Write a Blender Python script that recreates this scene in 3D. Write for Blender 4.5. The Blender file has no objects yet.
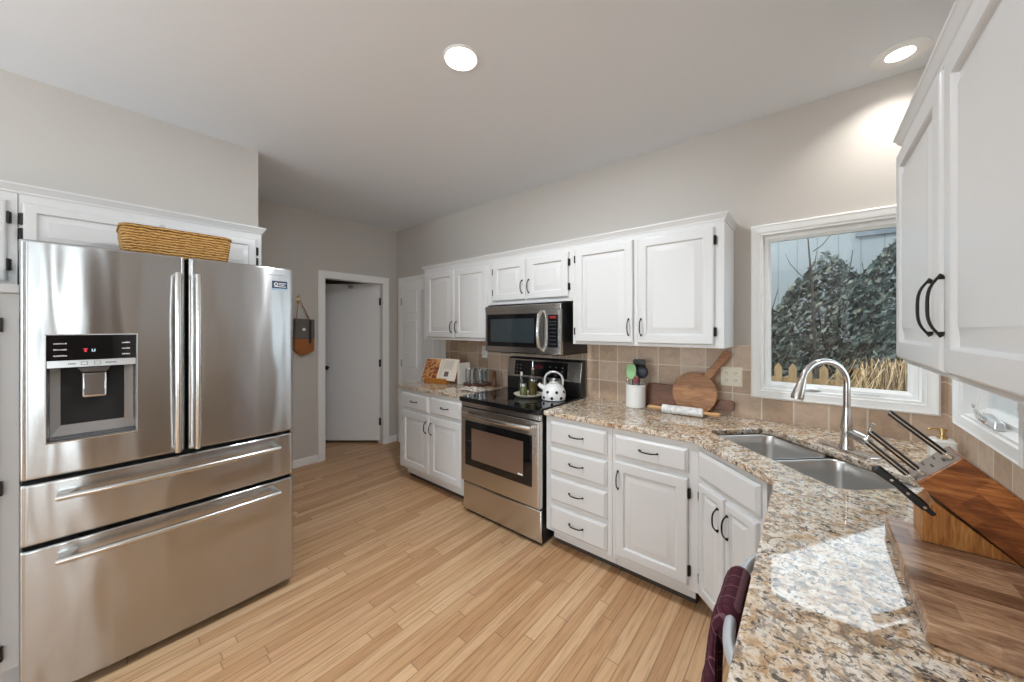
import bpy, bmesh, math, random
from mathutils import Vector, Matrix
R = random.Random(7)
PI = math.pi
SC = bpy.context.scene
COL = SC.collection
rad = math.radians

# ------------------------------------------------------------------ camera
FPX, HOR = 356.0, 328.5
cam = bpy.data.objects.new('camera', bpy.data.cameras.new('camera'))
COL.objects.link(cam)
cam.location = (0, 0, 1.46)
cam.rotation_euler = (rad(90), 0, math.atan(298 / 356.0))
cam.data.sensor_fit = 'HORIZONTAL'
cam.data.sensor_width = 36.0
cam.data.lens = FPX / 1024.0 * 36.0
cam.data.shift_y = (HOR - 341.0) / 1024.0
cam.data.clip_start = 0.02
SC.camera = cam

# ------------------------------------------------------------------ world, sun, exposure
W = bpy.data.worlds.new('world'); SC.world = W; W.use_nodes = True
bg = W.node_tree.nodes['Background']
bg.inputs[0].default_value = (0.82, 0.91, 1.0, 1); bg.inputs[1].default_value = 4.4
SC.view_settings.view_transform = 'Standard'
SC.view_settings.look = 'None'
SC.view_settings.gamma = 1.0
SC.view_settings.use_curve_mapping = False
SC.view_settings.exposure = -0.50
SC.cycles.max_bounces = 10
SC.cycles.diffuse_bounces = 6
SC.cycles.glossy_bounces = 5
SC.cycles.transmission_bounces = 8
SC.cycles.transparent_max_bounces = 12
SC.cycles.sample_clamp_indirect = 6.0
SC.cycles.caustics_reflective = False
SC.cycles.caustics_refractive = False

def light(name, typ, loc, rot, energy, color=(1, 1, 1), **k):
    d = bpy.data.lights.new(name, typ); d.energy = energy; d.color = color
    for a, v in k.items(): setattr(d, a, v)
    o = bpy.data.objects.new(name, d); COL.objects.link(o)
    o.location = loc; o.rotation_euler = rot
    return o
sun = light('sun', 'SUN', (0, 0, 8), (0, 0, 0), 3.5, (1.0, 0.90, 0.76), angle=0.01)
sun.rotation_euler = Vector((0.50, 0.62, -0.60)).to_track_quat('-Z', 'Y').to_euler()
# daylight through the big windows of the room behind the camera
light('daylight_rear_window', 'AREA', (-1.85, -4.75, 1.45), (rad(90), 0, 0), 120, (0.92, 0.96, 1.0), shape='RECTANGLE', size=1.9, size_y=1.9)
light('daylight_dining_window', 'AREA', (2.5, -4.75, 1.45), (rad(90), 0, 0), 95, (0.92, 0.96, 1.0), shape='RECTANGLE', size=1.6, size_y=1.9)
light('daylight_side_window', 'AREA', (3.72, -1.86, 1.35), (rad(90), 0, rad(90)), 70, (0.92, 0.96, 1.0), shape='RECTANGLE', size=1.45, size_y=2.05)
light('daylight_side_door', 'AREA', (3.72, -.63, 1.35), (rad(90), 0, rad(90)), 28, (0.92, 0.96, 1.0), shape='RECTANGLE', size=.34, size_y=2.05)
# added fill lights facing up, unseen behind the camera, with no lamp bodies
light('unseen_fill_uplight', 'AREA', (-1.5, -1.7, 1.85), (rad(180), 0, 0), 45, (0.86, 0.94, 1.0), shape='DISK', size=1.4)
light('unseen_fill_uplight', 'AREA', (1.6, -1.5, 1.85), (rad(180), 0, 0), 22, (0.86, 0.94, 1.0), shape='DISK', size=1.4)

# ------------------------------------------------------------------ material helpers
def M(name, col=(.8, .8, .8), rough=.5, metal=0.0, spec=.5, **k):
    m = bpy.data.materials.new(name); m.use_nodes = True
    b = m.node_tree.nodes['Principled BSDF']
    b.inputs['Base Color'].default_value = (*col, 1)
    b.inputs['Roughness'].default_value = rough
    b.inputs['Metallic'].default_value = metal
    b.inputs['Specular IOR Level'].default_value = spec
    for a, v in k.items(): b.inputs[a.replace('_', ' ')].default_value = v
    return m
def srgb(r, g, b):
    f = lambda c: (c / 255 / 12.92) if c <= 10 else ((c / 255 + .055) / 1.055) ** 2.4
    return (f(r), f(g), f(b))
class N:
    """small node-graph writer"""
    def __init__(s, m): s.m = m; s.t = m.node_tree; s.b = s.t.nodes.get('Principled BSDF')
    def n(s, typ, **k):
        x = s.t.nodes.new(typ)
        for a, v in k.items():
            if a.startswith('i_'): x.inputs[int(a[2:])].default_value = v
            else: setattr(x, a, v)
        return x
    def l(s, a, ao, b, bi): s.t.links.new(a.outputs[ao], b.inputs[bi])
    def math(s, op, a, b=None, c=None):
        x = s.n('ShaderNodeMath', operation=op)
        for i, v in enumerate((a, b, c)):
            if v is None: continue
            if isinstance(v, (int, float)): x.inputs[i].default_value = v
            else: s.t.links.new(v, x.inputs[i])
        return x.outputs[0]
    def ramp(s, fac, stops, interp='LINEAR'):
        x = s.n('ShaderNodeValToRGB'); x.color_ramp.interpolation = interp
        e = x.color_ramp.elements
        while len(e) < len(stops): e.new(.5)
        for q, (p, c) in zip(e, stops): q.position = p; q.color = (*c, 1)
        s.t.links.new(fac, x.inputs[0]); return x.outputs[0]
    def mix(s, fac, a, b, blend='MIX'):
        x = s.n('ShaderNodeMix', data_type='RGBA', blend_type=blend)
        for i, v in ((0, fac), (6, a), (7, b)):
            if isinstance(v, (int, float)): x.inputs[i].default_value = v
            elif isinstance(v, tuple): x.inputs[i].default_value = (*v, 1)
            else: s.t.links.new(v, x.inputs[i])
        return x.outputs[2]
    def noise(s, vec, scale, detail=3, rough=.5, dist=0.0):
        x = s.n('ShaderNodeTexNoise'); x.inputs['Scale'].default_value = scale
        x.inputs['Detail'].default_value = detail; x.inputs['Roughness'].default_value = rough
        x.inputs['Distortion'].default_value = dist
        if vec is not None: s.t.links.new(vec, x.inputs['Vector'])
        return x.outputs[0]
    def coord(s, scale=(1, 1, 1), rot=(0, 0, 0), obj=False):
        t = s.n('ShaderNodeTexCoord' if obj else 'ShaderNodeNewGeometry')
        mp = s.n('ShaderNodeMapping'); mp.inputs['Scale'].default_value = scale; mp.inputs['Rotation'].default_value = rot
        s.t.links.new(t.outputs['Object' if obj else 'Position'], mp.inputs[0]); return mp.outputs[0]
    def bump(s, h, strength=.2, dist=.01):
        x = s.n('ShaderNodeBump'); x.inputs['Strength'].default_value = strength; x.inputs['Distance'].default_value = dist
        s.t.links.new(h, x.inputs['Height']); s.t.links.new(x.outputs[0], s.b.inputs['Normal'])
    def col(s, o): s.t.links.new(o, s.b.inputs['Base Color'])
    def rough(s, o): s.t.links.new(o, s.b.inputs['Roughness'])

def m_paint(name, col, rough=.6, bump=.03, scale=220):
    m = M(name, col, rough, spec=.35); g = N(m); g.bump(g.noise(g.coord(), scale, 2), bump, .002); return m
WALL = m_paint('greige_wall_paint', srgb(199, 194, 188), .7)
TAUPE = m_paint('taupe_reflection_paint', srgb(112, 94, 80), .7)  # unseen walls, made dark to add contrast to the refrigerator's reflections
CEIL = m_paint('ceiling_paint', srgb(230, 234, 239), .85)
WHITE = m_paint('white_cabinet_paint', srgb(214, 214, 214), .28, .015, 90)
TRIM = m_paint('white_trim_paint', srgb(240, 240, 239), .35, .01, 90)
DOORW = m_paint('white_door_paint', srgb(246, 246, 246), .45, .01, 90)
BRONZE = M('dark_bronze', (.022, .019, .017), .38, .7)
BLACKM = M('black_plastic', (.012, .012, .013), .35)
BLACKG = M('black_glass', (.006, .006, .007), .04, spec=.6)
TOESHADE = M('toe_gap_shade', (.05, .036, .027), .7)
BLACKR = M('black_rubber_gap', (.008, .008, .008), .8)
CHROME = M('chrome', (.75, .75, .76), .10, 1.0)
NICKEL = M('brushed_nickel', (.60, .58, .55), .24, 1.0)
FAUC = M('polished_nickel', (.68, .66, .64), .16, 1.0)
SILVERP = M('silver_trim', (.66, .66, .66), .3, .9)
GREYP = M('dark_grey_plastic', (.10, .10, .105), .4)
WHITEP = M('white_plastic', (.8, .8, .79), .35)
BEIGEP = M('ivory_plastic', srgb(226, 219, 200), .4)
TEXTW = M('printed_white', (.75, .75, .75), .5)
TEXTG = M('printed_grey', (.30, .30, .30), .5)
BRASS = M('brushed_gold', (.70, .52, .26), .25, 1.0)
WHITECER = M('white_ceramic', (.82, .82, .80), .18)

def m_steel(name, col, rough, aniso, tang='Z', scale=(600, 600, 4), dents=False):
    m = M(name, col, rough, 1.0, Anisotropic=aniso); g = N(m)
    t = g.n('ShaderNodeCombineXYZ'); t.inputs[2].default_value = 1.0   # grain runs across, so reflections smear up and down
    g.l(t, 0, g.b, 'Tangent')
    nz = g.noise(g.coord(scale), 1.0, 2)
    if not dents: g.rough(g.math('MULTIPLY_ADD', nz, .05, rough - .025))
    if dents: g.bump(g.noise(g.coord((7, 7, 1.8)), 1.0, 1), .35, .022)
    return m
STEEL = m_steel('brushed_stainless', (.50, .50, .50), .21, .97, 'Z', (2, 2, 900), True)
STEELA = m_steel('appliance_steel', (.66, .645, .63), .24, .9, 'Z', (2, 2, 700))
STEELH = m_steel('stainless_handle', (.66, .64, .61), .22, .3, 'Z', (60, 60, 60))
SINKS = m_steel('sink_steel', (.70, .69, .68), .30, .3, 'Z', (300, 300, 300))

def m_floor():
    m = M('oak_strip_floor', rough=.32, spec=.4); g = N(m)
    geo = g.n('ShaderNodeNewGeometry'); sp = g.n('ShaderNodeSeparateXYZ'); g.l(geo, 'Position', sp, 0)
    X, Y = sp.outputs[0], sp.outputs[1]
    wdt, ln = .0585, .95
    u = g.math('DIVIDE', g.math('ADD', X, 20), wdt); row = g.math('FLOOR', u); fu = g.math('FRACT', u)
    wn = g.n('ShaderNodeTexWhiteNoise', noise_dimensions='1D'); g.t.links.new(row, wn.inputs['W'])
    v = g.math('ADD', g.math('DIVIDE', g.math('ADD', Y, 30), ln), g.math('MULTIPLY', wn.outputs[0], 7.0))
    ix = g.math('FLOOR', v); fv = g.math('FRACT', v)
    cb = g.n('ShaderNodeCombineXYZ'); g.t.links.new(row, cb.inputs[0]); g.t.links.new(ix, cb.inputs[1])
    w2 = g.n('ShaderNodeTexWhiteNoise', noise_dimensions='2D'); g.l(cb, 0, w2, 'Vector')
    rnd = w2.outputs[0]
    base = g.ramp(rnd, [(0, srgb(196, 152, 112)), (.3, srgb(209, 167, 126)), (.65, srgb(217, 178, 138)), (.9, srgb(226, 190, 150)), (1, srgb(204, 158, 120))])
    # grain, stretched along the plank and shifted per plank
    c2 = g.n('ShaderNodeCombineXYZ')
    g.t.links.new(g.math('MULTIPLY', X, 85), c2.inputs[0]); g.t.links.new(g.math('MULTIPLY_ADD', rnd, 50, g.math('MULTIPLY', Y, 3.2)), c2.inputs[1])
    g.t.links.new(g.math('MULTIPLY', rnd, 31), c2.inputs[2])
    gr = g.noise(c2.outputs[0], 1.0, 4, .6, .8)
    c3 = g.n('ShaderNodeCombineXYZ')
    g.t.links.new(g.math('MULTIPLY', X, 22), c3.inputs[0]); g.t.links.new(g.math('MULTIPLY_ADD', rnd, 90, g.math('MULTIPLY', Y, 1.6)), c3.inputs[1])
    gr2 = g.noise(c3.outputs[0], 1.0, 3, .55, 1.6)
    k = g.ramp(gr, [(.32, (.72, .66, .60)), (.5, (.96, .95, .94)), (.75, (1.04, 1.04, 1.04))])
    k2 = g.ramp(gr2, [(.30, (.84, .80, .76)), (.5, (1, 1, 1)), (.72, (1.05, 1.05, 1.04))])
    c = g.mix(1.0, base, k, 'MULTIPLY'); c = g.mix(.8, c, k2, 'MULTIPLY')
    # board joints
    e1 = g.math('MINIMUM', fu, g.math('SUBTRACT', 1.0, fu)); e1 = g.math('MULTIPLY', e1, wdt)
    e2 = g.math('MINIMUM', fv, g.math('SUBTRACT', 1.0, fv)); e2 = g.math('MULTIPLY', e2, ln)
    e = g.math('MINIMUM', e1, e2)
    gap = g.ramp(e, [(0, (1, 1, 1)), (.0011, (.75, .75, .75)), (.0022, (0, 0, 0))])
    c = g.mix(g.math('MULTIPLY', gap, .62), c, srgb(110, 74, 45))
    g.col(c)
    g.rough(g.math('MULTIPLY_ADD', gr2, .14, .27))
    g.bump(g.math('MULTIPLY_ADD', gap, -1.0, g.math('MULTIPLY', gr, .12)), .12, .002)
    return m
FLOOR = m_floor()

def m_granite():
    m = M('speckled_granite', rough=.03, spec=1.0, IOR=1.58); g = N(m)
    p = g.coord()
    n1 = g.noise(p, 26, 5, .60, 1.1)
    n2 = g.noise(g.coord((1, 1.25, 1), (0, 0, .6)), 58, 4, .62, 1.0)
    n3 = g.noise(p, 7, 3, .5, .4)
    n4 = g.noise(g.coord((1.3, 1, 1), (0, 0, 2.1)), 36, 4, .6, 1.3)
    n5 = g.noise(p, 130, 3, .6, .4)
    base = g.ramp(n1, [(.33, srgb(140, 114, 90)), (.41, srgb(190, 160, 126)), (.49, srgb(220, 204, 182)), (.60, srgb(232, 226, 216)), (.72, srgb(216, 212, 208))])
    c = g.mix(1.0, base, g.ramp(n5, [(.34, (.62, .58, .55)), (.48, (1, 1, 1)), (.7, (1.06, 1.06, 1.06))]), 'MULTIPLY')
    gold = g.ramp(n3, [(.46, (0, 0, 0)), (.64, (1, 1, 1))])
    c = g.mix(g.math('MULTIPLY', gold, .30), c, srgb(200, 156, 104))
    gry = g.ramp(n4, [(.40, (1, 1, 1)), (.47, (0, 0, 0))])
    c = g.mix(g.math('MULTIPLY', gry, .72), c, srgb(118, 108, 102))
    blk = g.ramp(n2, [(.40, (1, 1, 1)), (.445, (0, 0, 0))])
    c = g.mix(g.math('MULTIPLY', blk, .88), c, srgb(46, 40, 38))
    g.col(c); return m
GRANITE = m_granite()

def m_tile():
    m = M('beige_stone_tile', rough=.42); g = N(m)
    geo = g.n('ShaderNodeNewGeometry'); sp = g.n('ShaderNodeSeparateXYZ'); g.l(geo, 'Position', sp, 0)
    # wall runs in x or in y: their sum moves along either wall
    s = g.math('ADD', sp.outputs[0], g.math('MULTIPLY', sp.outputs[1], 1.0))
    U = g.math('DIVIDE', g.math('ADD', s, 10 - 2.59 + .096), .1495); V = g.math('DIVIDE', g.math('SUBTRACT', sp.outputs[2], 1.358 - 1.495), .1495)
    fu, fv = g.math('FRACT', U), g.math('FRACT', V)
    e = g.math('MINIMUM', g.math('MINIMUM', fu, g.math('SUBTRACT', 1, fu)), g.math('MINIMUM', fv, g.math('SUBTRACT', 1, fv)))
    gr = g.ramp(e, [(0, (1, 1, 1)), (.018, (1, 1, 1)), (.030, (0, 0, 0))])
    cb = g.n('ShaderNodeCombineXYZ'); g.t.links.new(g.math('FLOOR', U), cb.inputs[0]); g.t.links.new(g.math('FLOOR', V), cb.inputs[1])
    wn = g.n('ShaderNodeTexWhiteNoise', noise_dimensions='2D'); g.l(cb, 0, wn, 'Vector')
    base = g.ramp(wn.outputs[0], [(0, srgb(178, 152, 128)), (.5, srgb(192, 167, 145)), (1, srgb(204, 182, 163))])
    nz = g.noise(g.coord(), 22, 5, .6, .8)
    c = g.mix(1.0, base, g.ramp(nz, [(.3, (.84, .83, .82)), (.6, (1.03, 1.03, 1.03))]), 'MULTIPLY')
    c = g.mix(gr, c, srgb(216, 204, 186)); g.col(c)
    g.bump(g.math('MULTIPLY_ADD', gr, -1, g.math('MULTIPLY', nz, .3)), .35, .002)
    return m
TILE = m_tile()

def m_wood(name, cols, rot=(0, 0, 0), scale=8, stretch=(1, 9, 9), rough=.4, blocks=None):
    m = M(name, rough=rough); g = N(m)
    p = g.coord(stretch, rot, obj=False)
    nz = g.noise(p, scale, 5, .62, 1.4)
    c = g.ramp(nz, [(.28, cols[0]), (.5, cols[1]), (.72, cols[2])])
    fine = g.noise(p, scale * 7, 3, .6, .5)
    c = g.mix(.55, c, g.ramp(fine, [(.3, (.72, .68, .64)), (.6, (1.02, 1.02, 1.02))]), 'MULTIPLY')
    if blocks:
        ax, size = blocks
        sp = g.n('ShaderNodeSeparateXYZ'); g.t.links.new(g.coord((1, 1, 1), rot), sp.inputs[0])
        k = g.math('FLOOR', g.math('DIVIDE', g.math('ADD', sp.outputs[ax], 10), size))
        wn = g.n('ShaderNodeTexWhiteNoise', noise_dimensions='1D'); g.t.links.new(k, wn.inputs['W'])
        oth = sp.outputs[1 if ax == 0 else 0]
        k2 = g.math('FLOOR', g.math('ADD', g.math('DIVIDE', g.math('ADD', oth, 10), size * 3.4), g.math('MULTIPLY', wn.outputs[0], 5)))
        cb = g.n('ShaderNodeCombineXYZ'); g.t.links.new(k, cb.inputs[0]); g.t.links.new(k2, cb.inputs[1])
        w2 = g.n('ShaderNodeTexWhiteNoise', noise_dimensions='2D'); g.l(cb, 0, w2, 'Vector')
        c = g.mix(1.0, c, g.ramp(w2.outputs[0], [(0, (.55, .48, .44)), (.45, (1, 1, 1)), (.8, (1.35, 1.4, 1.4)), (1, (.78, .72, .66))]), 'MULTIPLY')
    g.col(c); g.bump(fine, .08, .001); return m
ACACIA = m_wood('acacia_block', [srgb(96, 48, 22), srgb(156, 92, 46), srgb(196, 134, 74)], (0, rad(-42.5), 0), 7, (1.2, 12, 9), .32, (2, .040))
ACACIAV = m_wood('acacia_wedge', [srgb(112, 64, 28), srgb(160, 104, 52), srgb(190, 138, 76)], (0, 0, 0), 7, (14, 10, 1.4), .35)
BUTCHER = m_wood('butcher_block', [srgb(112, 82, 62), srgb(156, 122, 96), srgb(186, 154, 124)], (0, 0, 0), 6, (2, 9, 9), .24, (1, .052))
PEELW = m_wood('peel_wood', [srgb(120, 76, 40), srgb(158, 106, 62), srgb(182, 132, 84)], (0, rad(55), 0), 5, (1.4, 8, 10), .45)
DARKW = m_wood('dark_board_wood', [srgb(82, 48, 28), srgb(112, 68, 42), srgb(138, 86, 54)], (0, 0, 0), 6, (1.4, 8, 10), .45)
HANDW = m_wood('light_handle_wood', [srgb(176, 128, 80), srgb(204, 158, 106), srgb(222, 182, 132)], (0, 0, 0), 12, (1.5, 9, 9), .45)
STANDW = m_wood('honey_stand_wood', [srgb(150, 92, 36), srgb(186, 122, 52), srgb(206, 146, 74)], (0, 0, 0), 9, (1.5, 9, 9), .4)
MARBLE = M('grey_marble', rough=.2); _g = N(MARBLE)
_g.col(_g.ramp(_g.noise(_g.coord(), 26, 6, .65, 2.0), [(.35, srgb(190, 190, 190)), (.5, srgb(226, 225, 222)), (.7, srgb(238, 237, 234))]))

def m_wicker():
    m = M('woven_seagrass', rough=.75); g = N(m)
    w = g.n('ShaderNodeTexWave', wave_type='BANDS', bands_direction='Z'); w.inputs['Scale'].default_value = 26; w.inputs['Distortion'].default_value = 3.5; w.inputs['Detail'].default_value = 2; w.inputs['Detail Scale'].default_value = 2.0
    g.t.links.new(g.coord(), w.inputs[0])
    n = g.noise(g.coord((1, 1, 2.2)), 46, 3, .6)
    c = g.ramp(g.math('MULTIPLY_ADD', n, .6, g.math('MULTIPLY', w.outputs[1], .45)), [(.25, srgb(104, 66, 28)), (.48, srgb(172, 122, 60)), (.72, srgb(212, 166, 98))])
    g.col(c); g.bump(g.math('ADD', w.outputs[1], n), .7, .006); return m
WICKER = m_wicker()

def m_plaid():
    m = M('maroon_plaid_wool', rough=.95, spec=.1); g = N(m)
    geo = g.n('ShaderNodeNewGeometry'); sp = g.n('ShaderNodeSeparateXYZ'); g.l(geo, 'Position', sp, 0)
    def line(o, size, w, off=0.0):
        f = g.math('FRACT', g.math('DIVIDE', g.math('ADD', o, 10 + off), size))
        return g.math('LESS_THAN', f, w)
    s = g.math('ADD', sp.outputs[2], g.math('MULTIPLY', sp.outputs[0], .9))
    a = g.math('MAXIMUM', line(sp.outputs[1], .048, .06), line(s, .048, .06))
    b = g.math('MAXIMUM', line(sp.outputs[1], .024, .35, .01), line(s, .024, .35, .01))
    c = g.mix(g.math('MULTIPLY', b, .45), srgb(84, 46, 56), srgb(52, 30, 40))
    c = g.mix(g.math('MULTIPLY', a, .40), c, srgb(150, 118, 124)); g.col(c)
    g.bump(g.noise(g.coord(), 420, 2), .4, .002); return m
PLAID = m_plaid()

def m_glass(name, tint=(1, 1, 1), rough=.0, base=.045):
    m = bpy.data.materials.new(name); m.use_nodes = True; t = m.node_tree; t.nodes.clear()
    o = t.nodes.new('ShaderNodeOutputMaterial'); mx = t.nodes.new('ShaderNodeMixShader')
    tr = t.nodes.new('ShaderNodeBsdfTransparent'); gl = t.nodes.new('ShaderNodeBsdfGlossy'); lw = t.nodes.new('ShaderNodeLayerWeight')
    tr.inputs[0].default_value = (*tint, 1); gl.inputs['Roughness'].default_value = rough; gl.inputs[0].default_value = (1, 1, 1, 1)
    p5 = t.nodes.new('ShaderNodeMath'); p5.operation = 'POWER'; p5.inputs[1].default_value = 6.0
    ma = t.nodes.new('ShaderNodeMath'); ma.operation = 'MULTIPLY_ADD'; ma.inputs[1].default_value = .85; ma.inputs[2].default_value = base
    lw.inputs[0].default_value = .5
    t.links.new(lw.outputs['Facing'], p5.inputs[0]); t.links.new(p5.outputs[0], ma.inputs[0])
    t.links.new(ma.outputs[0], mx.inputs[0]); t.links.new(tr.outputs[0], mx.inputs[1]); t.links.new(gl.outputs[0], mx.inputs[2]); t.links.new(mx.outputs[0], o.inputs[0])
    return m
PANE = m_glass('window_glass', (.93, .96, .96))
JARG = m_glass('clear_glass', (.90, .93, .95), rough=.03, base=.14)
OILG = M('dark_oil_bottle', (.07, .055, .015), .06, spec=.7)
GREENG = M('green_herb_bottle', (.11, .12, .045), .1, spec=.6)

def m_emit(name, col, s):
    m = bpy.data.materials.new(name); m.use_nodes = True; t = m.node_tree; t.nodes.clear()
    o = t.nodes.new('ShaderNodeOutputMaterial'); e = t.nodes.new('ShaderNodeEmission')
    e.inputs[0].default_value = (*col, 1); e.inputs[1].default_value = s; t.links.new(e.outputs[0], o.inputs[0]); return m
LED = m_emit('led_lens', (1, .96, .90), 9)
LEDRED = m_emit('red_led_digits', (1, .08, .10), 1.6)
LEDBLUE = m_emit('pale_led_icon', (.7, .9, 1), 1.2)

# ------------------------------------------------------------------ mesh helpers
class B:
    def __init__(s): s.bm = bmesh.new()
    def box(s, x0, x1, y0, y1, z0, z1, m=None):
        vs = [s.bm.verts.new(p) for p in ((x0, y0, z0), (x1, y0, z0), (x1, y1, z0), (x0, y1, z0), (x0, y0, z1), (x1, y0, z1), (x1, y1, z1), (x0, y1, z1))]
        if m is not None:
            for v in vs: v.co = m @ v.co
        for f in ((3, 2, 1, 0), (4, 5, 6, 7), (0, 1, 5, 4), (1, 2, 6, 5), (2, 3, 7, 6), (3, 0, 4, 7)): s.bm.faces.new([vs[i] for i in f])
        return s
    def loops(s, loops, cap0=True, cap1=True, closed=True):
        L = [[s.bm.verts.new(p) for p in lp] for lp in loops]
        n = len(L[0])
        for a, b in zip(L, L[1:]):
            for i in range(n if closed else n - 1):
                j = (i + 1) % n
                try: s.bm.faces.new((a[i], a[j], b[j], b[i]))
                except ValueError: pass
        if cap0: s.bm.faces.new(L[0][::-1])
        if cap1: s.bm.faces.new(L[-1])
        return s
    def rings(s, x0, x1, z0, z1, rings, yb):
        """front facing -y: nested rectangles (inset, y); yb is the back"""
        lp = [[(x0, yb, z0), (x1, yb, z0), (x1, yb, z1), (x0, yb, z1)]]
        for i, y in rings: lp.append([(x0 + i, y, z0 + i), (x1 - i, y, z0 + i), (x1 - i, y, z1 - i), (x0 + i, y, z1 - i)])
        return s.loops(lp)
    def prism(s, pts, lo, hi, axis='z'):
        def P(a, b, c): return {'z': (a, b, c), 'y': (a, c, b), 'x': (c, a, b)}[axis]
        return s.loops([[P(a, b, lo) for a, b in pts], [P(a, b, hi) for a, b in pts]])
    def cyl(s, p0, p1, r0, r1=None, n=24, caps=True):
        return s.tube([p0, p1], [r0, r0 if r1 is None else r1], n, caps)
    def tube(s, pts, rs, n=10, caps=True, flat=1.0, up=None):
        pts = [Vector(p) for p in pts]
        if isinstance(rs, (int, float)): rs = [rs] * len(pts)
        lp = []; t0 = (pts[1] - pts[0]).normalized()
        u = Vector(up) if up else (Vector((0, 0, 1)) if abs(t0.z) < .9 else Vector((1, 0, 0)))
        for i, p in enumerate(pts):
            t = (pts[min(i + 1, len(pts) - 1)] - pts[max(i - 1, 0)]).normalized()
            u = (u - t * u.dot(t)).normalized(); v = t.cross(u)
            lp.append([tuple(p + (u * math.cos(2 * PI * k / n) + v * math.sin(2 * PI * k / n) * flat) * rs[i]) for k in range(n)])
        return s.loops(lp, caps, caps)
    def lathe(s, prof, c=(0, 0, 0), n=32, caps=True, sx=1.0, sy=1.0):
        lp = [[(c[0] + r * math.cos(2 * PI * k / n) * sx, c[1] + r * math.sin(2 * PI * k / n) * sy, c[2] + z) for k in range(n)] for r, z in prof]
        return s.loops(lp, caps, caps)
    def ball(s, c, r, sc=(1, 1, 1), u=20, v=12, m=None):
        mm = Matrix.Translation(c) @ (m or Matrix()) @ Matrix.Diagonal((sc[0] * r, sc[1] * r, sc[2] * r, 1))
        bmesh.ops.create_uvsphere(s.bm, u_segments=u, v_segments=v, radius=1, matrix=mm); return s
    def quad(s, a, b, c, d):
        s.bm.faces.new([s.bm.verts.new(p) for p in (a, b, c, d)]); return s
    def xf(s, m):
        bmesh.ops.transform(s.bm, matrix=m, verts=s.bm.verts); return s
    def build(s, name, mat, parent=None, bevel=0.0, seg=2, ang=35, sub=0, solid=0.0):
        bmesh.ops.recalc_face_normals(s.bm, faces=s.bm.faces)
        me = bpy.data.meshes.new(name); s.bm.to_mesh(me); s.bm.free()
        me.materials.append(mat)
        me.shade_smooth(); me.set_sharp_from_angle(angle=rad(ang))
        o = bpy.data.objects.new(name, me); COL.objects.link(o)
        if parent: o.parent = parent
        if solid:
            q = o.modifiers.new('s', 'SOLIDIFY'); q.thickness = solid; q.offset = 0
        if bevel:
            q = o.modifiers.new('b', 'BEVEL'); q.width = bevel; q.segments = seg; q.limit_method = 'ANGLE'; q.angle_limit = rad(40); q.harden_normals = False
        if sub:
            q = o.modifiers.new('u', 'SUBSURF'); q.levels = sub; q.render_levels = sub
        elif ang < 100:
            q = o.modifiers.new('w', 'WEIGHTED_NORMAL'); q.mode = 'FACE_AREA'; q.weight = 50; q.keep_sharp = True
        return o

def tag(o, label, cat, group=None, kind=None):
    o['label'] = label; o['category'] = cat
    if group: o['group'] = group
    if kind: o['kind'] = kind
    return o
def thing(name, label, cat, loc=(0, 0, 0), rz=0.0, group=None):
    o = bpy.data.objects.new(name, None); COL.objects.link(o); o.location = loc; o.rotation_euler = (0, 0, rz)
    o.empty_display_size = .05
    return tag(o, label, cat, group)
def struct(o): o['kind'] = 'structure'; return o
def dup(root, loc, rz=None, label=None):
    r = root.copy(); COL.objects.link(r); r.location = loc
    if rz is not None: r.rotation_euler = (0, 0, rz)
    if label: r['label'] = label
    for ch in root.children:
        c = ch.copy(); COL.objects.link(c); c.parent = r
        for g in ch.children:
            d = g.copy(); COL.objects.link(d); d.parent = c
    return r

# ================================================================== ROOM
CH = 2.723; YB = 2.59; XR = .497; XD = -4.127; XF = -3.02
struct(B().box(-7, 4.2, -4.7, YB + .12, -.1, 0).build('floor', FLOOR))
struct(B().box(-7, 4.2, -4.9, YB + .3, CH, CH + .15).build('ceiling', CEIL))
# back wall with the sink window hole
hx0, hx1, hz0, hz1 = -.226, .424, 1.095, 2.026
w = B(); w.box(-7, hx0, YB, YB + .14, 0, CH); w.box(hx1, .64, YB, YB + .14, 0, CH)
w.box(hx0, hx1, YB, YB + .14, 0, hz0); w.box(hx0, hx1, YB, YB + .14, hz1, CH); struct(w.build('wall_back', WALL))
# right wall with its window hole
ry0, ry1, rz0, rz1 = 1.81, 2.37, 1.095, 2.026
w = B(); w.box(XR, XR + .14, ry1, YB, 0, CH); w.box(XR, XR + .14, .25, ry0, 0, CH)
w.box(XR, XR + .14, ry0, ry1, 0, rz0); w.box(XR, XR + .14, ry0, ry1, rz1, CH); struct(w.build('wall_right', WALL))
struct(B().box(XR + .14, 3.64, .25, .39, 0, CH).build('wall_side', TAUPE))
# wall behind refrigerator, and its return
struct(B().box(XF - .14, XF, -4.6, .786, 0, CH).build('wall_left', WALL))
struct(B().box(XD - .12, XF - .14, .646, .786, 0, CH).build('wall_return', WALL))
# wall with the open doorway
oy0, oy1, oz = 1.681, 2.411, 2.041
w = B(); w.box(XD - .12, XD, .786, oy0, 0, CH); w.box(XD - .12, XD, oy1, YB, 0, CH); w.box(XD - .12, XD, oy0, oy1, oz, CH)
struct(w.build('wall_doorway', WALL))
# room beyond the doorway
w = B(); w.box(-6.6, -6.5, .5, YB, 0, CH); w.box(-6.5, XD - .12, .5, .646, 0, CH); struct(w.build('wall_hall', WALL))
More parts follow.
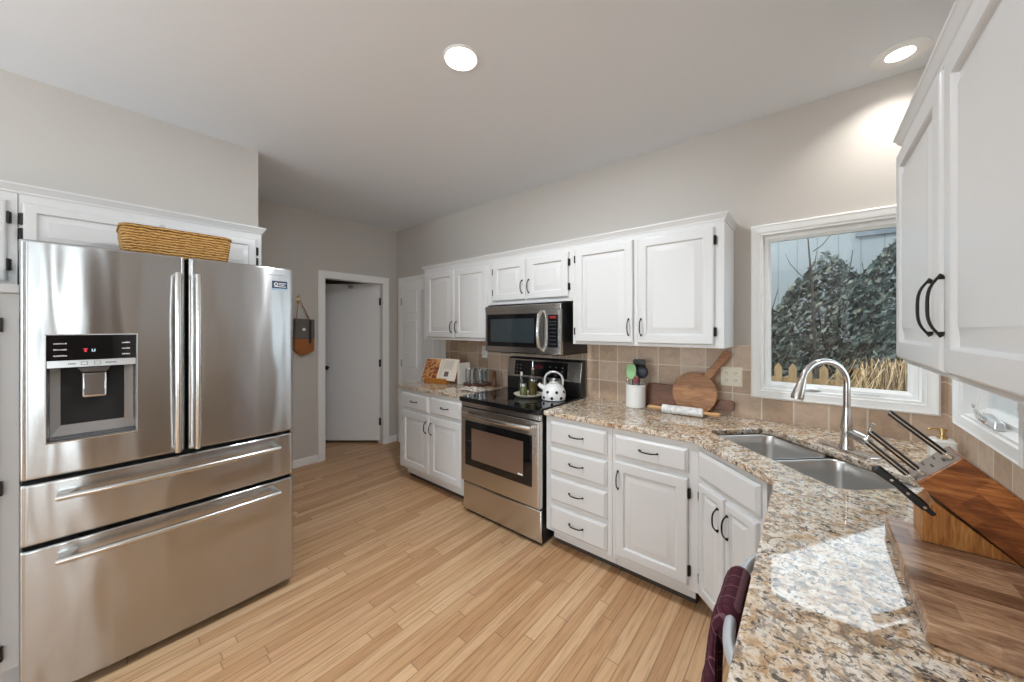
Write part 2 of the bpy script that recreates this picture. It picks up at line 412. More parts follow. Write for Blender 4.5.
# far walls of the room behind the camera, with big windows
def wall_holes_y(name, y0, y1, x0, x1, holes):
    w = B(); cur = x0
    for a, b, z0, z1 in holes:
        w.box(cur, a, y0, y1, 0, CH); w.box(a, b, y0, y1, 0, z0); w.box(a, b, y0, y1, z1, CH); cur = b
    w.box(cur, x1, y0, y1, 0, CH); return struct(w.build(name, WALL))
wall_holes_y('wall_rear', -4.64, -4.5, -3.02, 3.64, [(-2.8, -.9, .5, 2.4), (1.7, 3.3, .5, 2.4)])
w = B(); w.box(3.5, 3.64, -4.5, -2.6, 0, CH); w.box(3.5, 3.64, -1.75, -1.50, 0, CH); w.box(3.5, 3.64, -1.12, -.80, 0, CH); w.box(3.5, 3.64, -.46, .39, 0, CH)
for a, b in ((-2.6, -1.75), (-1.50, -1.12), (-.80, -.46)): w.box(3.5, 3.64, a, b, 0, .25); w.box(3.5, 3.64, a, b, 2.35, CH)
struct(w.build('wall_far', TAUPE))

# tile backsplash
w = B(); w.box(-3.126, -.274, YB - .008, YB, .90, 1.358); w.box(-.274, .471, YB - .008, YB, .90, 1.047); w.box(.471, XR, YB - .008, YB, .90, 1.358)
w.box(XR - .008, XR, 2.475, YB - .008, .90, 1.358); w.box(XR - .008, XR, 1.76, 2.475, .90, 1.055); w.box(XR - .008, XR, .40, 1.76, .90, 1.358)
struct(w.build('wall_backsplash', TILE))

def frame_rings(b, x0, x1, z0, z1, prof, closed=True):
    """picture-frame sweep on the XZ plane; prof is a closed list of (inset, y)"""
    n = len(prof)
    cor = [[(x0 + i, y, z0 + i) for i, y in prof], [(x1 - i, y, z0 + i) for i, y in prof], [(x1 - i, y, z1 - i) for i, y in prof], [(x0 + i, y, z1 - i) for i, y in prof]]
    L = [[b.bm.verts.new(p) for p in c] for c in cor]
    for k in range(4):
        a, c = L[k], L[(k + 1) % 4]
        for i in range(n):
            j = (i + 1) % n; b.bm.faces.new((a[i], a[j], c[j], c[i]))
    return b
def sash_window(name, width, height, loc, rz, cas):
    """local: opening 0..width, 0..height, wall face at y=0, outside +y"""
    r = bpy.data.objects.new(name, None); COL.objects.link(r); r.location = loc; r.rotation_euler = (0, 0, rz); r['kind'] = 'structure'
    f = B(); c = cas
    frame_rings(f, -c, width + c, -c, height + c, [(0, 0), (0, -.018), (.008, -.024), (.016, -.018), (c - .012, -.012), (c - .004, -.012), (c, -.006), (c, 0)])
    f.build('casing', TRIM, r)
    f = B(); frame_rings(f, 0, width, 0, height, [(0, -.004), (0, .13), (.014, .13), (.014, .026), (.010, -.004)]); f.build('jamb', TRIM, r)
    f = B(); frame_rings(f, .012, width - .012, .012, height - .012, [(0, .040), (.003, .034), (.020, .034), (.028, .046), (.034, .05), (.034, .075), (0, .075)]); f.build('sash', TRIM, r)
    B().box(.04, width - .04, .058, .062, .04, height - .04).build('pane', PANE, r)
    return r
w1 = sash_window('window_1', hx1 - hx0, hz1 - hz0, (hx0, YB, hz0), 0, .048)
# low oval crank cover on the sill of the sink window
c = B(); c.ball((.225, .020, .022), 1, (.045, .020, .012)); c.build('crank_cover', SILVERP, w1)
c = B(); c.tube([(.40, .018, .020), (.44, .010, .022), (.50, .012, .020)], [.004, .005, .004]); c.build('sash_lock', SILVERP, w1)
w2 = sash_window('window_2', ry1 - ry0, rz1 - rz0, (XR, ry1, rz0), rad(-90), .048)
# nickel crank operator folded on the side window (local x runs toward the camera)
c = B(); c.tube([(.07, .008, .062), (.12, .000, .050)], [.005, .007], 10)
c.tube([(.12, .000, .050), (.18, -.004, .030), (.25, -.004, .026), (.30, -.002, .030)], [.009, .013, .018, .014], 12, flat=.6)
c.build('crank_arm', NICKEL, w2, sub=1)
c = B(); c.loops([[(.23, -.012, .020), (.36, -.012, .012), (.36, .02, .012), (.23, .02, .020)], [(.235, -.006, .052), (.345, -.006, .040), (.345, .018, .040), (.235, .018, .052)]])
c.build('crank_housing', SILVERP, w2, bevel=.006)
for i, (a, b) in enumerate(((-2.6, -1.75), (-1.50, -1.12), (-.80, -.46))):
    sash_window('window_%d' % (3 + i), b - a, 2.10, (3.5, b, .25), rad(-90), .07)
for i, (a, b, z0, z1) in enumerate([(-2.8, -.9, .5, 2.4), (1.7, 3.3, .5, 2.4)]):
    sash_window('window_%d' % (6 + i), b - a, z1 - z0, (b, -4.5, z0), rad(180), .07)

# doorway casing, jamb, and the white slab door standing ajar into the next room
def door_casing(b, w, h, c=.060, t=.016):
    prof = [(0, 0), (0, -t), (.010, -t - .004), (c - .012, -t + .005), (c, -t + .008), (c, 0)]
    # three-sided frame: left, top, right
    L = [[(-c + i, y, 0) for i, y in prof], [(-c + i, y, h + c - i) for i, y in prof], [(w + c - i, y, h + c - i) for i, y in prof], [(w + c - i, y, 0) for i, y in prof]]
    b.loops(L)
    return b
d1 = bpy.data.objects.new('door_1', None); COL.objects.link(d1); d1.location = (XD, oy0, 0); d1.rotation_euler = (0, 0, rad(90)); d1['kind'] = 'structure'
door_casing(B(), oy1 - oy0, oz).build('casing', TRIM, d1)
j = B(); dw = oy1 - oy0
j.box(0, .018, -.004, .12, 0, oz); j.box(dw - .018, dw, -.004, .12, 0, oz); j.box(.018, dw - .018, -.004, .12, oz - .018, oz); j.build('jamb', TRIM, d1)
ang = rad(50)   # swung about its hinges on the right jamb
DW, DH = .705, 1.992
Rm = Matrix.Translation((dw - .020, .075, .035)) @ Matrix.Rotation(-ang, 4, 'Z')
B().box(-DW, 0, 0, .036, 0, DH).xf(Rm).build('door_slab', DOORW, d1, bevel=.003)
k = B(); k.cyl((-DW + .06, -.045, .93), (-DW + .06, 0, .93), .010); k.ball((-DW + .06, -.05, .93), .026, (1, .8, 1)); k.xf(Rm).build('door_knob', BRONZE, d1)
for z in (.28, 1.02, 1.80):
    B().box(dw - .026, dw - .012, .040, .076, z - .045, z + .045).build('hinge', BRONZE, d1)
k = B(); k.box(-.03, .03, -.02, .0, DH - .06, DH - .015); k.xf(Rm @ Matrix.Translation((-.36, 0, 0))).build('door_hook', SILVERP, d1)
# six-panel white door on the back wall, half hidden by the cabinets
d2 = bpy.data.objects.new('door_2', None); COL.objects.link(d2); d2.location = (-4.004, YB, 0); d2['kind'] = 'structure'
door_casing(B(), .76, 2.045).build('casing', TRIM, d2)
p = B(); p.box(0, .76, -.004, .0, 0.01, 2.045); 
p.build('door_slab', DOORW, d2)
for x0 in (.11, .43):
    for z0, z1 in ((.16, .82), (.98, 1.56), (1.66, 1.93)):
        q = B(); q.rings(x0, x0 + .22, z0, z1, [(0, -.005), (.008, -.010), (.020, -.006), (.045, -.011)], -.004); q.build('raised_panel', DOORW, d2)
for z in (.28, 1.02, 1.80): B().box(-.008, .006, -.014, -.001, z - .045, z + .045).build('hinge', NICKEL, d2)
# white boxed panel between that door and the tile
struct(B().box(-3.184, -3.127, YB - .018, YB, 0, 1.40).build('trim_1', TRIM))
# baseboards
def base(name, x0, x1, y0, y1): return struct(B().box(x0, x1, y0, y1, 0, .085).build(name, TRIM, None, bevel=.006))
base('baseboard_doorway', XD, XD + .014, .80, oy0 - .062)
base('baseboard_corner', XD, XD + .014, oy1 + .062, YB)
base('baseboard_return', XD, XF - .02, .786, .80)
base('baseboard_rear', XF, 3.5, -4.5, -4.486)
base('baseboard_left', XF, XF + .014, -4.48, -.95)

# ================================================================== CABINET PARTS
DOOR = [(0, -.011), (.004, -.017), (.010, -.0205), (.054, -.0205), (.058, -.0165), (.061, -.0095), (.066, -.0090), (.098, -.0185), (.101, -.0205)]
DRAW = [(0, -.008), (.010, -.014), (.014, -.0195), (.017, -.020)]
def pull(p0, p1, out=.026, r=.0032):
    """arched bronze pull between two feet on a front facing -y"""
    p0, p1 = Vector(p0), Vector(p1); b = B(); pts = []; rs = []
    for i in range(15):
        t = i / 14; e = abs(2 * t - 1)
        pts.append(p0.lerp(p1, -.06 + 1.12 * t) + Vector((0, -(.004 + out * (1 - e ** 3.2)), 0)))
        rs.append(r * (1.0 + (.75 if e > .86 else .0)) * (1.0 + .25 * (1 - e)))
    b.tube(pts, rs, 8)
    for p in (p0, p1): b.cyl(p, p + Vector((0, -.010, 0)), r * 1.25, n=10)
    return b
def door(parent, x0, x1, z0, z1, handle=None, hinge=None, low=True, hl=.095, hoff=.026, hz=.055, out=.026, hr=.0032):
    """raised-panel door; handle 'l'/'r' side, hinge side"""
    i = min(1.0, (x1 - x0) / .30, (z1 - z0) / .30)
    d = B().rings(x0, x1, z0, z1, [(a * (i if a > .02 else 1), y) for a, y in DOOR], 0).build('door', WHITE, parent)
    if handle:
        hx = x0 + hoff if handle == 'l' else x1 - hoff
        za = z0 + hz if low else z1 - hz - hl
        pull((hx, -.020, za), (hx, -.020, za + hl), out, hr).build('handle', BRONZE, d)
    if hinge:
        hx = x0 if hinge == 'l' else x1
        s = -1 if hinge == 'l' else 1
        for z in (z0 + .075, z1 - .075):
            h = B(); h.box(min(hx, hx + s * .011), max(hx, hx + s * .011), -.012, -.0005, z - .024, z + .024)
            h.cyl((hx + s * .002, -.014, z - .026), (hx + s * .002, -.014, z + .026), .005, n=8); h.build('hinge', BRONZE, d)
    return d
def drawer(parent, x0, x1, z0, z1, handle=True):
    d = B().rings(x0, x1, z0, z1, DRAW, 0).build('drawer', WHITE, parent)
    if handle:
        cx, cz = (x0 + x1) / 2, (z0 + z1) / 2 + .004
        pull((cx - .045, -.020, cz), (cx + .045, -.020, cz), .026).build('handle', BRONZE, d)
    return d
def carcass(parent, x0, x1, y1, z0, z1, mat=None, name='body'):
    return B().box(x0, x1, 0, y1, z0, z1).build(name, mat or WHITE, parent, bevel=.0015, seg=1)
def toe(parent, x0, x1, y=.062, z1=.125):
    B().box(x0 + .004, x1 - .004, y + .03, y + .04, 0, .050).build('plinth', TOESHADE, parent)  # dark board put in for the shadow gap below the toe kick
    return B().box(x0, x1, y, y + .018, .045, z1).build('toe_kick', WHITE, parent)

YU = 2.262   # face of upper cabinets on the back wall
YF = 1.980   # face of base cabinets on the back wall
# ---- uppers on the back wall
ub, ut = 1.348, 2.062
c1 = thing('upper_cabinet', 'white two-door wall cabinet nearest the doorway, left of the microwave', 'cabinet', (-3.085, YU, 0), 0, 'white wall cabinets above the stove counter')
carcass(c1, 0, .931, YB - .002 - YU, ub, ut)
door(c1, .060, .484, 1.372, 2.018, 'r', None); door(c1, .500, .912, 1.372, 2.018, 'l', None)
c2 = thing('upper_cabinet', 'short white two-door cabinet directly above the microwave', 'cabinet', (-2.154, YU, 0), 0, 'white wall cabinets above the stove counter')
carcass(c2, 0, .838, YB - .002 - YU, 1.662, ut)
door(c2, .055, .411, 1.692, 2.018, 'r', 'l'); door(c2, .427, .805, 1.692, 2.018, 'l', 'r')
c3 = thing('upper_cabinet', 'large white two-door wall cabinet between microwave and sink window', 'cabinet', (-1.316, YU, 0), 0, 'white wall cabinets above the stove counter')
carcass(c3, 0, .953, YB - .002 - YU, ub, ut)
door(c3, .024, .446, 1.366, 2.030, 'r', 'l'); door(c3, .474, .906, 1.366, 2.030, 'l', 'r')
# crown moulding sweep around a path (plan points), outward = left normal of travel
def crown(pts, z0, label, outs, name='crown_molding', prof=None):
    prof = prof or [(0, 0), (.004, 0), (.006, .010), (.010, .013), (.017, .028), (.022, .032), (.022, .041), (0, .041)]
    L = []
    for (x, y), (ox, oy) in zip(pts, outs): L.append([(x + ox * d, y + oy * d, z0 + z) for d, z in prof])
    return tag(B().loops(L).build(name, WHITE), label, 'molding')
crown([(-3.085, YB - .002), (-3.085, YU), (-.363, YU), (-.363, YB - .002)], ut, 'long white crown molding topping the cabinets over stove and microwave', [(-1, 0), (-1, -1), (1, -1), (1, 0)])
# ---- base cabinets on the back wall
b1 = thing('base_cabinet', 'white base cabinet left of the range with two drawers over two doors', 'cabinet', (-3.092, YF, 0), 0, 'white base cabinets along the stove wall')
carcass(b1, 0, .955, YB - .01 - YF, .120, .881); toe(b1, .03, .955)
drawer(b1, .058, .462, .702, .846); drawer(b1, .502, .905, .702, .846)
door(b1, .058, .470, .150, .672, 'r', None, False); door(b1, .494, .905, .150, .672, 'l', None, False)
for z in (.24, .60): B().box(.046, .057, -.012, -.0005, z - .024, z + .024).build('hinge', NICKEL, b1)
b2 = thing('base_cabinet', 'narrow white four-drawer base cabinet right beside the range', 'cabinet', (-1.356, YF, 0), 0, 'white base cabinets along the stove wall')
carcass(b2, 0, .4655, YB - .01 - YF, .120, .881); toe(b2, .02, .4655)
for z0, z1 in ((.706, .850), (.524, .676), (.332, .492), (.140, .300)): drawer(b2, .038, .436, z0, z1)
b3 = thing('base_cabinet', 'white base cabinet with one drawer over one door, beside the angled sink cabinet', 'cabinet', (-.889, YF, 0), 0, 'white base cabinets along the stove wall')
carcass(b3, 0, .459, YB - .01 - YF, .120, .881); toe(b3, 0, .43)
drawer(b3, .018, .412, .722, .846); door(b3, .018, .412, .150, .694, 'l', 'r', False)
# ---- angled sink cabinet: face runs from (-.43,1.978) at 45 degrees
b4 = thing('sink_cabinet', 'angled white corner cabinet under the sink with two narrow doors', 'cabinet', (-.430, 1.978, 0), rad(-45))
L4 = .43
s4 = B(); s4.prism([(0, 0), (L4, 0), (L4 + .30, .28), (L4 * .5, .50), (-.02, .40)], .120, .66); s4.build('body', WHITE, b4)
B().box(0, L4, 0, .02, .66, .881).build('face_frame', WHITE, b4)
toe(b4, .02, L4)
d = B().rings(.022, L4 - .022, .722, .850, DRAW, 0).build('false_front', WHITE, b4)
door(b4, .022, .203, .150, .694, 'r', None, False); door(b4, .215, .396, .150, .694, 'l', None, False)
for z in (.21, .62): B().box(.010, .0215, -.012, -.0005, z - .024, z + .024).build('hinge', NICKEL, b4)
# knee-space panel and end support under the right-hand counter
k1 = thing('counter_support', 'white end panel holding up the near end of the granite counter', 'panel', (0, 0, 0))
B().box(-.04, XR - .01, .45, .47, 0, .881).build('side_panel', WHITE, k1); B().box(.43, XR - .01, .47, 1.30, .60, .881).build('rail', WHITE, k1)

# ---- countertops
CT0, CT1 = .8825, .914
def slab(name, outer, label, hole=None):
    cu = bpy.data.curves.new(name, 'CURVE'); cu.dimensions = '2D'; cu.fill_mode = 'BOTH'
    for pts in [outer] + ([hole] if hole else []):
        sp = cu.splines.new('POLY'); sp.points.add(len(pts) - 1); sp.use_cyclic_u = True
        for q, (x, y) in zip(sp.points, pts): q.co = (x, y, 0, 1)
    bv = .006
    cu.extrude = (CT1 - CT0) / 2 - bv; cu.bevel_depth = bv; cu.bevel_resolution = 3; cu.offset = -bv
    tmp = bpy.data.objects.new(name, cu); COL.objects.link(tmp)
    me = bpy.data.meshes.new_from_object(tmp.evaluated_get(bpy.context.evaluated_depsgraph_get()))
    bpy.data.objects.remove(tmp)
    me.transform(Matrix.Translation((0, 0, (CT0 + CT1) / 2)))
    me.materials.clear(); me.materials.append(GRANITE); me.shade_smooth(); me.set_sharp_from_angle(angle=rad(40)); me.name = name
    o = bpy.data.objects.new(name, me); COL.objects.link(o)
    q = o.modifiers.new('w', 'WEIGHTED_NORMAL'); q.weight = 50; q.keep_sharp = True
    return tag(o, label, 'countertop', 'granite countertops')
slab('countertop', [(-3.122, YB - .009), (-3.122, 1.955), (-2.140, 1.955), (-2.140, YB - .009)], 'short granite countertop left of the range, under the open cookbook')
q2 = math.sqrt(.5)
def D(u, v):  # sink frame: u along the diagonal toward the camera side, v toward the corner; origin on the diagonal edge
    return (-.2725 + (u * q2) + v * q2, 1.7775 - u * q2 + v * q2)
SU, SV = .360, .178     # half length and half width of the sink cut-out
SC0 = D(-.010, .328)
def sinkpt(u, v): return (SC0[0] + (u + v) * q2, SC0[1] + (-u + v) * q2)
def rrect(hu, hv, r, n=6):
    pts = []
    for cu, cv, a0 in ((hu - r, hv - r, 0), (-hu + r, hv - r, 90), (-hu + r, -hv + r, 180), (hu - r, -hv + r, 270)):
        for i in range(n + 1):
            a = rad(a0 + 90 * i / n); pts.append((cu + r * math.cos(a), cv + r * math.sin(a)))
    return pts
hole = [sinkpt(u, v) for u, v in rrect(SU, SV, .06)]
slab('countertop', [(-1.361, YB - .009), (-1.361, 1.955), (-.448, 1.955), (-.100, 1.605), (-.100, .46), (XR - .009, .46), (XR - .009, YB - .009)],
     'long granite countertop wrapping around the corner sink toward the camera', hole)
# ---- sink: two steel bowls
sk = thing('sink', 'stainless undermount double-bowl sink set at an angle in the granite corner', 'sink', (SC0[0], SC0[1], 0), rad(-45))
def bowl(cu, hu, hv, depth, name):
    L = []
    for k, z in ((0, CT0 - .0015), (.006, CT0 - .006), (.012, CT0 - .05), (.022, CT0 - depth + .03), (.045, CT0 - depth)):
        L.append([(cu + u, v, z) for u, v in rrect(hu - k, hv - k, max(.05 - k * .3, .02))])
    b = B(); b.loops(L, False, True)
    return b.build(name, SINKS, sk, solid=.002, ang=60)
bw1 = bowl(-.183, .174, SV + .004, .20, 'bowl'); bw2 = bowl(.183, .174, SV + .004, .20, 'bowl')
r_ = B(); r_.box(-.010, .010, -SV, SV, CT0 - .022, CT0 - .006); r_.build('divider', SINKS, sk, bevel=.004)
for cu, bb in ((-.183, bw1), (.183, bw2)):
    B().lathe([(.042, 0), (.042, .003), (.030, .004), (.024, .001)], (cu, 0, CT0 - .199), 24).build('drain', CHROME, bb)
# ---- faucet
fb = (.127, 2.193)
fc = thing('faucet', 'tall chrome gooseneck pull-down faucet behind the sink', 'faucet', (fb[0], fb[1], CT1 + .0005), rad(-45))
B().loops([[(u, v, z) for u, v in rrect(hu, hv, hv * .98, 8)] for hu, hv, z in ((.130, .031, 0), (.130, .031, .004), (.124, .026, .008))]).build('deck_plate', FAUC, fc)
B().lathe([(.030, .008), (.029, .016), (.024, .030), (.022, .075), (.0235, .10), (.021, .115), (.0155, .16), (.0135, .19)], (0, 0, 0), 24).build('base', FAUC, fc)
pts = [(0, 0, .18)]
for i in range(19):
    a = PI * i / 18 * .93; pts.append((-.05 * (1 - math.cos(a)) * .20, -.098 * (1 - math.cos(a)), .300 + .098 * math.sin(a)))
B().tube(pts, [.0135] + [.0125] * 19, 16).build('spout', FAUC, fc)
e1 = Vector(pts[-1]); dr = (Vector(pts[-1]) - Vector(pts[-2])).normalized()
B().tube([e1, e1 + dr * .03, e1 + dr * .085, e1 + dr * .098], [.0135, .0175, .0245, .022], 18).build('spray_head', NICKEL, fc)
B().tube([(.016, 0, .082), (.05, -.002, .074), (.085, -.004, .066), (.098, -.005, .063)], [.017, .021, .021, .016], 16).build('handle_hub', FAUC, fc)
B().tube([(.088, -.004, .075), (.092, 0, .10), (.096, .004, .130), (.104, .008, .145)], [.008, .006, .0055, .007], 12).build('lever', FAUC, fc)

# ---- upper cabinet on the right wall
YR1 = 1.747; XU = .240
c5 = thing('upper_cabinet', 'big white wall cabinet close on the right with two dark curved pulls', 'cabinet', (XU, YR1, 0), rad(-90))
carcass(c5, 0, 1.10, XR - .002 - XU, ub, ut)
door(c5, .014, .530, 1.362, 2.036, 'r', None, hl=.118, hoff=.046, hz=.088, out=.021, hr=.0026); door(c5, .562, 1.078, 1.362, 2.036, 'l', None, hl=.118, hoff=.014, hz=.088, out=.021, hr=.0026)
crown([(XR - .002, YR1), (XU, YR1), (XU, YR1 - 1.1), (XR - .002, YR1 - 1.1)], ut, 'white crown molding topping the near cabinet on the right', [(0, 1), (-1, 1), (-1, -1), (0, -1)])

# ---- cabinets around the refrigerator (face +x)
XP = -2.70
c6 = thing('upper_cabinet', 'white cabinet over the refrigerator behind the woven basket', 'cabinet', (XP, -.195, 0), rad(90))
carcass(c6, 0, .915, .316, 1.80, 2.062)
door(c6, .010, .452, 1.805, 2.022, None, 'l'); door(c6, .466, .885, 1.805, 2.022, None, 'r')
pc = thing('pantry_cabinet', 'tall white pantry cabinet at the left edge beside the refrigerator', 'cabinet', (XP, -.80, 0), rad(90))
carcass(pc, 0, .603, .316, 1.636, 2.062, name='upper_body')
B().box(0, .626, -.255, .316, .10, 1.60).build('body', WHITE, pc, bevel=.002)
B().box(-.004, .628, -.275, .316, 1.60, 1.636).build('ledge', WHITE, pc, bevel=.004)
B().box(0, .626, -.20, -.18, 0, .10).build('toe_kick', WHITE, pc)
door(pc, .10, .577, 1.665, 2.022, None, 'r')
def pantry_door(z0, z1):
    m = Matrix.Translation((0, -.255, 0))
    d = B().rings(.05, .573, z0, z1, DOOR, 0).xf(m).build('door', WHITE, pc)
    for z in (.18, .83, 1.474):
        h = B(); h.box(.573, .587, -.014, -.0005, z - .028, z + .028); h.xf(m).build('hinge', BRONZE, d)
pantry_door(.12, 1.58)
crown([(XP, -.80), (XP, .72), (XF + .002, .72)], ut, 'white crown molding over the refrigerator and pantry cabinets', [(1, 0), (1, 1), (0, 1)])

# ================================================================== REFRIGERATOR (local x = world y, front at local y=0 facing +x)
fr = thing('refrigerator', 'large stainless french-door refrigerator with two bottom drawers', 'refrigerator', (-2.262, -.165, 0), rad(90))
FW = .926
B().box(.006, FW - .006, .075, .68, .055, 1.772).build('body', GREYP, fr, bevel=.004)
B().box(.02, FW - .02, .10, .60, .0, .055).build('base_grille', BLACKM, fr)
def bulge(x, x0, x1, edge=.018, amp=.010):
    """front surface of a door: gentle bow plus rounded ends"""
    t = (x - x0) / (x1 - x0); y = -amp * (1 - (2 * t - 1) ** 2)
    for q in (x - x0, x1 - x):
        if q < edge: y += edge * .85 * (1 - math.sqrt(max(0, 1 - ((edge - q) / edge) ** 2)))
    return y
def curved_front(x0, x1, z0, z1, hole=None, tk=.062, x_full=None, nx=40, rz=.010):
    b = B(); a, c = x_full or (x0, x1)
    xs = sorted(set([x0 + (x1 - x0) * i / nx for i in range(nx + 1)] + [x0 + .018 * k / 6 for k in range(7)] + [x1 - .018 * k / 6 for k in range(7)] + ([hole[0], hole[1]] if hole else [])))
    zs = [(z0, .008), (z0 + .003, .003), (z0 + rz, 0)] + ([(hole[2], 0), (hole[3], 0)] if hole else []) + [(z1 - rz, 0), (z1 - .003, .003), (z1, .008)]
    G = [[b.bm.verts.new((x, bulge(x, a, c) + dz, z)) for x in xs] for z, dz in zs]
    for i in range(len(zs) - 1):
        for j in range(len(xs) - 1):
            if hole and zs[i][0] >= hole[2] - 1e-6 and zs[i + 1][0] <= hole[3] + 1e-6 and xs[j] >= hole[0] - 1e-6 and xs[j + 1] <= hole[1] + 1e-6: continue
            b.bm.faces.new((G[i][j], G[i][j + 1], G[i + 1][j + 1], G[i + 1][j]))
    # sides and back
    bl = [b.bm.verts.new(p) for p in ((x0, tk, z0), (x1, tk, z0), (x1, tk, z1), (x0, tk, z1))]
    b.bm.faces.new(bl)
    b.bm.faces.new(G[0][:] + [bl[1], bl[0]]); b.bm.faces.new(G[-1][::-1] + [bl[3], bl[2]])
    b.bm.faces.new([g[0] for g in G] + [bl[3], bl[0]]); b.bm.faces.new([g[-1] for g in G][::-1] + [bl[1], bl[2]])
    if hole:
        hx = [j for j, x in enumerate(xs) if hole[0] - 1e-6 <= x <= hole[1] + 1e-6]; hi = [i for i, (z, _) in enumerate(zs) if hole[2] - 1e-6 <= z <= hole[3] + 1e-6]
        ring = [G[hi[0]][j] for j in hx] + [G[i][hx[-1]] for i in hi[1:]] + [G[hi[-1]][j] for j in hx[::-1][1:]] + [G[i][hx[0]] for i in hi[::-1][1:-1]]
        back = [b.bm.verts.new((v.co.x, .055, v.co.z)) for v in ring]
        n = len(ring)
        for i in range(n): b.bm.faces.new((ring[i], ring[(i + 1) % n], back[(i + 1) % n], back[i]))
        b.bm.faces.new(back)
    return b
hole = (.060, .308, 1.012, 1.438)
dl = curved_front(.002, .4645, .884, 1.797, hole).build('door', STEEL, fr, ang=50)
drr = curved_front(.4725, FW - .002, .884, 1.797).build('door', STEEL, fr, ang=50)
w1_ = curved_front(.002, FW - .002, .634, .868).build('drawer', STEEL, fr, ang=50)
w2_ = curved_front(.002, FW - .002, .042, .618).build('drawer', STEEL, fr, ang=50)
B().box(.006, FW - .006, .045, .074, .05, 1.790).build('gasket', BLACKR, fr)
# vertical bar handles
for par, x, s in ((dl, .434, 1), (drr, .503, -1)):
    pts = [(x, -.004, .884 + .03)] + [(x, -.058 + .016 * (2 * t - 1) ** 2, .90 + .81 * t) for t in [k / 12 for k in range(13)]] + [(x, -.004, 1.706)]
    B().tube(pts, [.010] + [.0125] * 13 + [.010], 12, flat=1.0, up=(1, 0, 0)).build('handle', STEELH, par)
# long bowed drawer handles
for par, z in ((w1_, .806), (w2_, .562)):
    b = B(); pts = [(.090 + .752 * t, -.052 - .016 * (1 - (2 * t - 1) ** 2), z + .004) for t in [k / 16 for k in range(17)]]
    b.tube(pts, .0125, 12, up=(0, 0, 1)); 
    for x in (.105, .827):
        b.loops([[(x - .014, .002, z - .006), (x + .045 * (1 if x < .4 else -.1) + (0 if x < .4 else .014), .002, z - .006), (x + .045 * (1 if x < .4 else -.1) + (0 if x < .4 else .014), .002, z + .018), (x - .014, .002, z + .018)],
                 [(x - .012, -.055, z - .006), (x + .014, -.055, z - .006), (x + .014, -.055, z + .014), (x - .012, -.055, z + .014)]])
    b.build('handle', STEELH, par)
# water and ice dispenser in the left door
hx0_, hx1_, hz0_, hz1_ = hole
ds = B(); g = .004
ds.loops([[(hx0_ + g, .002, hz0_ + g), (hx1_ - g, .002, hz0_ + g), (hx1_ - g, .002, 1.304), (hx0_ + g, .002, 1.304)],
          [(hx0_ + .012, .028, hz0_ + .020), (hx1_ - .012, .028, hz0_ + .020), (hx1_ - .012, .028, 1.300), (hx0_ + .012, .028, 1.300)],
          [(hx0_ + .045, .050, hz0_ + .07), (hx1_ - .045, .050, hz0_ + .07), (hx1_ - .045, .050, 1.296), (hx0_ + .045, .050, 1.296)]], False, True)
dsp = ds.build('dispenser', M('grey_satin_plastic', (.34, .33, .33), .22, .7), fr, ang=20)
f = B(); frame_rings(f, hx0_, hx1_, hz0_, hz1_, [(0, .02), (0, -.011), (.004, -.013), (.006, -.006), (.006, .02)]); f.build('bezel', SILVERP, dsp)
B().box(hx0_ + .006, hx1_ - .006, -.009, .045, 1.334, hz1_ - .006).build('display', BLACKG, dsp)
B().box(hx0_ + .006, hx1_ - .006, -.011, .045, 1.306, 1.333).build('button_strip', SILVERP, dsp)
B().box(hx0_ + .012, hx1_ - .012, .006, .045, hz0_ + .008, hz0_ + .016).build('drip_tray', GREYP, dsp)
n_ = B(); cx = (hx0_ + hx1_) / 2 + .002
n_.loops([[(cx - .046, .0, 1.304), (cx + .046, .0, 1.304), (cx + .046, .046, 1.304), (cx - .046, .046, 1.304)], [(cx - .034, .006, 1.282), (cx + .034, .006, 1.282), (cx + .034, .046, 1.282), (cx - .034, .046, 1.282)]]); n_.build('nozzle', GREYP, dsp, bevel=.004)
n_ = B(); n_.loops([[(cx - .034, .020, 1.280), (cx + .034, .020, 1.280), (cx + .034, .032, 1.280), (cx - .034, .032, 1.280)], [(cx - .033, .010, 1.180), (cx + .033, .010, 1.180), (cx + .033, .022, 1.175), (cx - .033, .022, 1.175)]]); n_.build('paddle', CHROME, dsp, bevel=.006)
def marks(rects, y, mat, par, name):
    b = B()
    for x0, x1, z0, z1 in rects: b.box(x0, x1, y - .0006, y, z0, z1)
    return b.build(name, mat, par)
rw = []
for z in (1.398, 1.374, 1.350):
    for k in range(7): rw.append((.082 + k * .0048, .0855 + k * .0048 + R.uniform(-.001, .0006), z, z + .0035 + R.uniform(0, .002)))
    for k in range(5): rw.append((.262 + k * .0048, .2655 + k * .0048, z, z + .0035 + R.uniform(0, .002)))
for z in (1.398, 1.374, 1.350): marks([q for q in rw if q[2] == z and q[0] < .2], -.0092, TEXTW, dsp, 'printed_label'); marks([q for q in rw if q[2] == z and q[0] > .2], -.0092, TEXTW, dsp, 'printed_label')
marks([(.158, .166, 1.366, 1.369), (.160, .164, 1.369, 1.376), (.156, .168, 1.376, 1.379)], -.0092, LEDRED, dsp, 'red_icon')
marks([(.178, .188, 1.366, 1.369), (.178, .181, 1.369, 1.377), (.185, .188, 1.369, 1.377)], -.0092, LEDBLUE, dsp, 'white_icon')
ic = []
for k, x in enumerate((.150, .185)):
    ic += [(x, x + .018, 1.313, 1.3145), (x, x + .018, 1.3255, 1.327), (x, x + .0015, 1.313, 1.327), (x + .0165, x + .018, 1.313, 1.327)]
ic += [(.118 + k * .004, .121 + k * .004, 1.317, 1.322) for k in range(5)] + [(.215 + k * .004, .218 + k * .004, 1.317, 1.322) for k in range(8)]
marks(ic, -.0112, GREYP, dsp, 'button_icon')
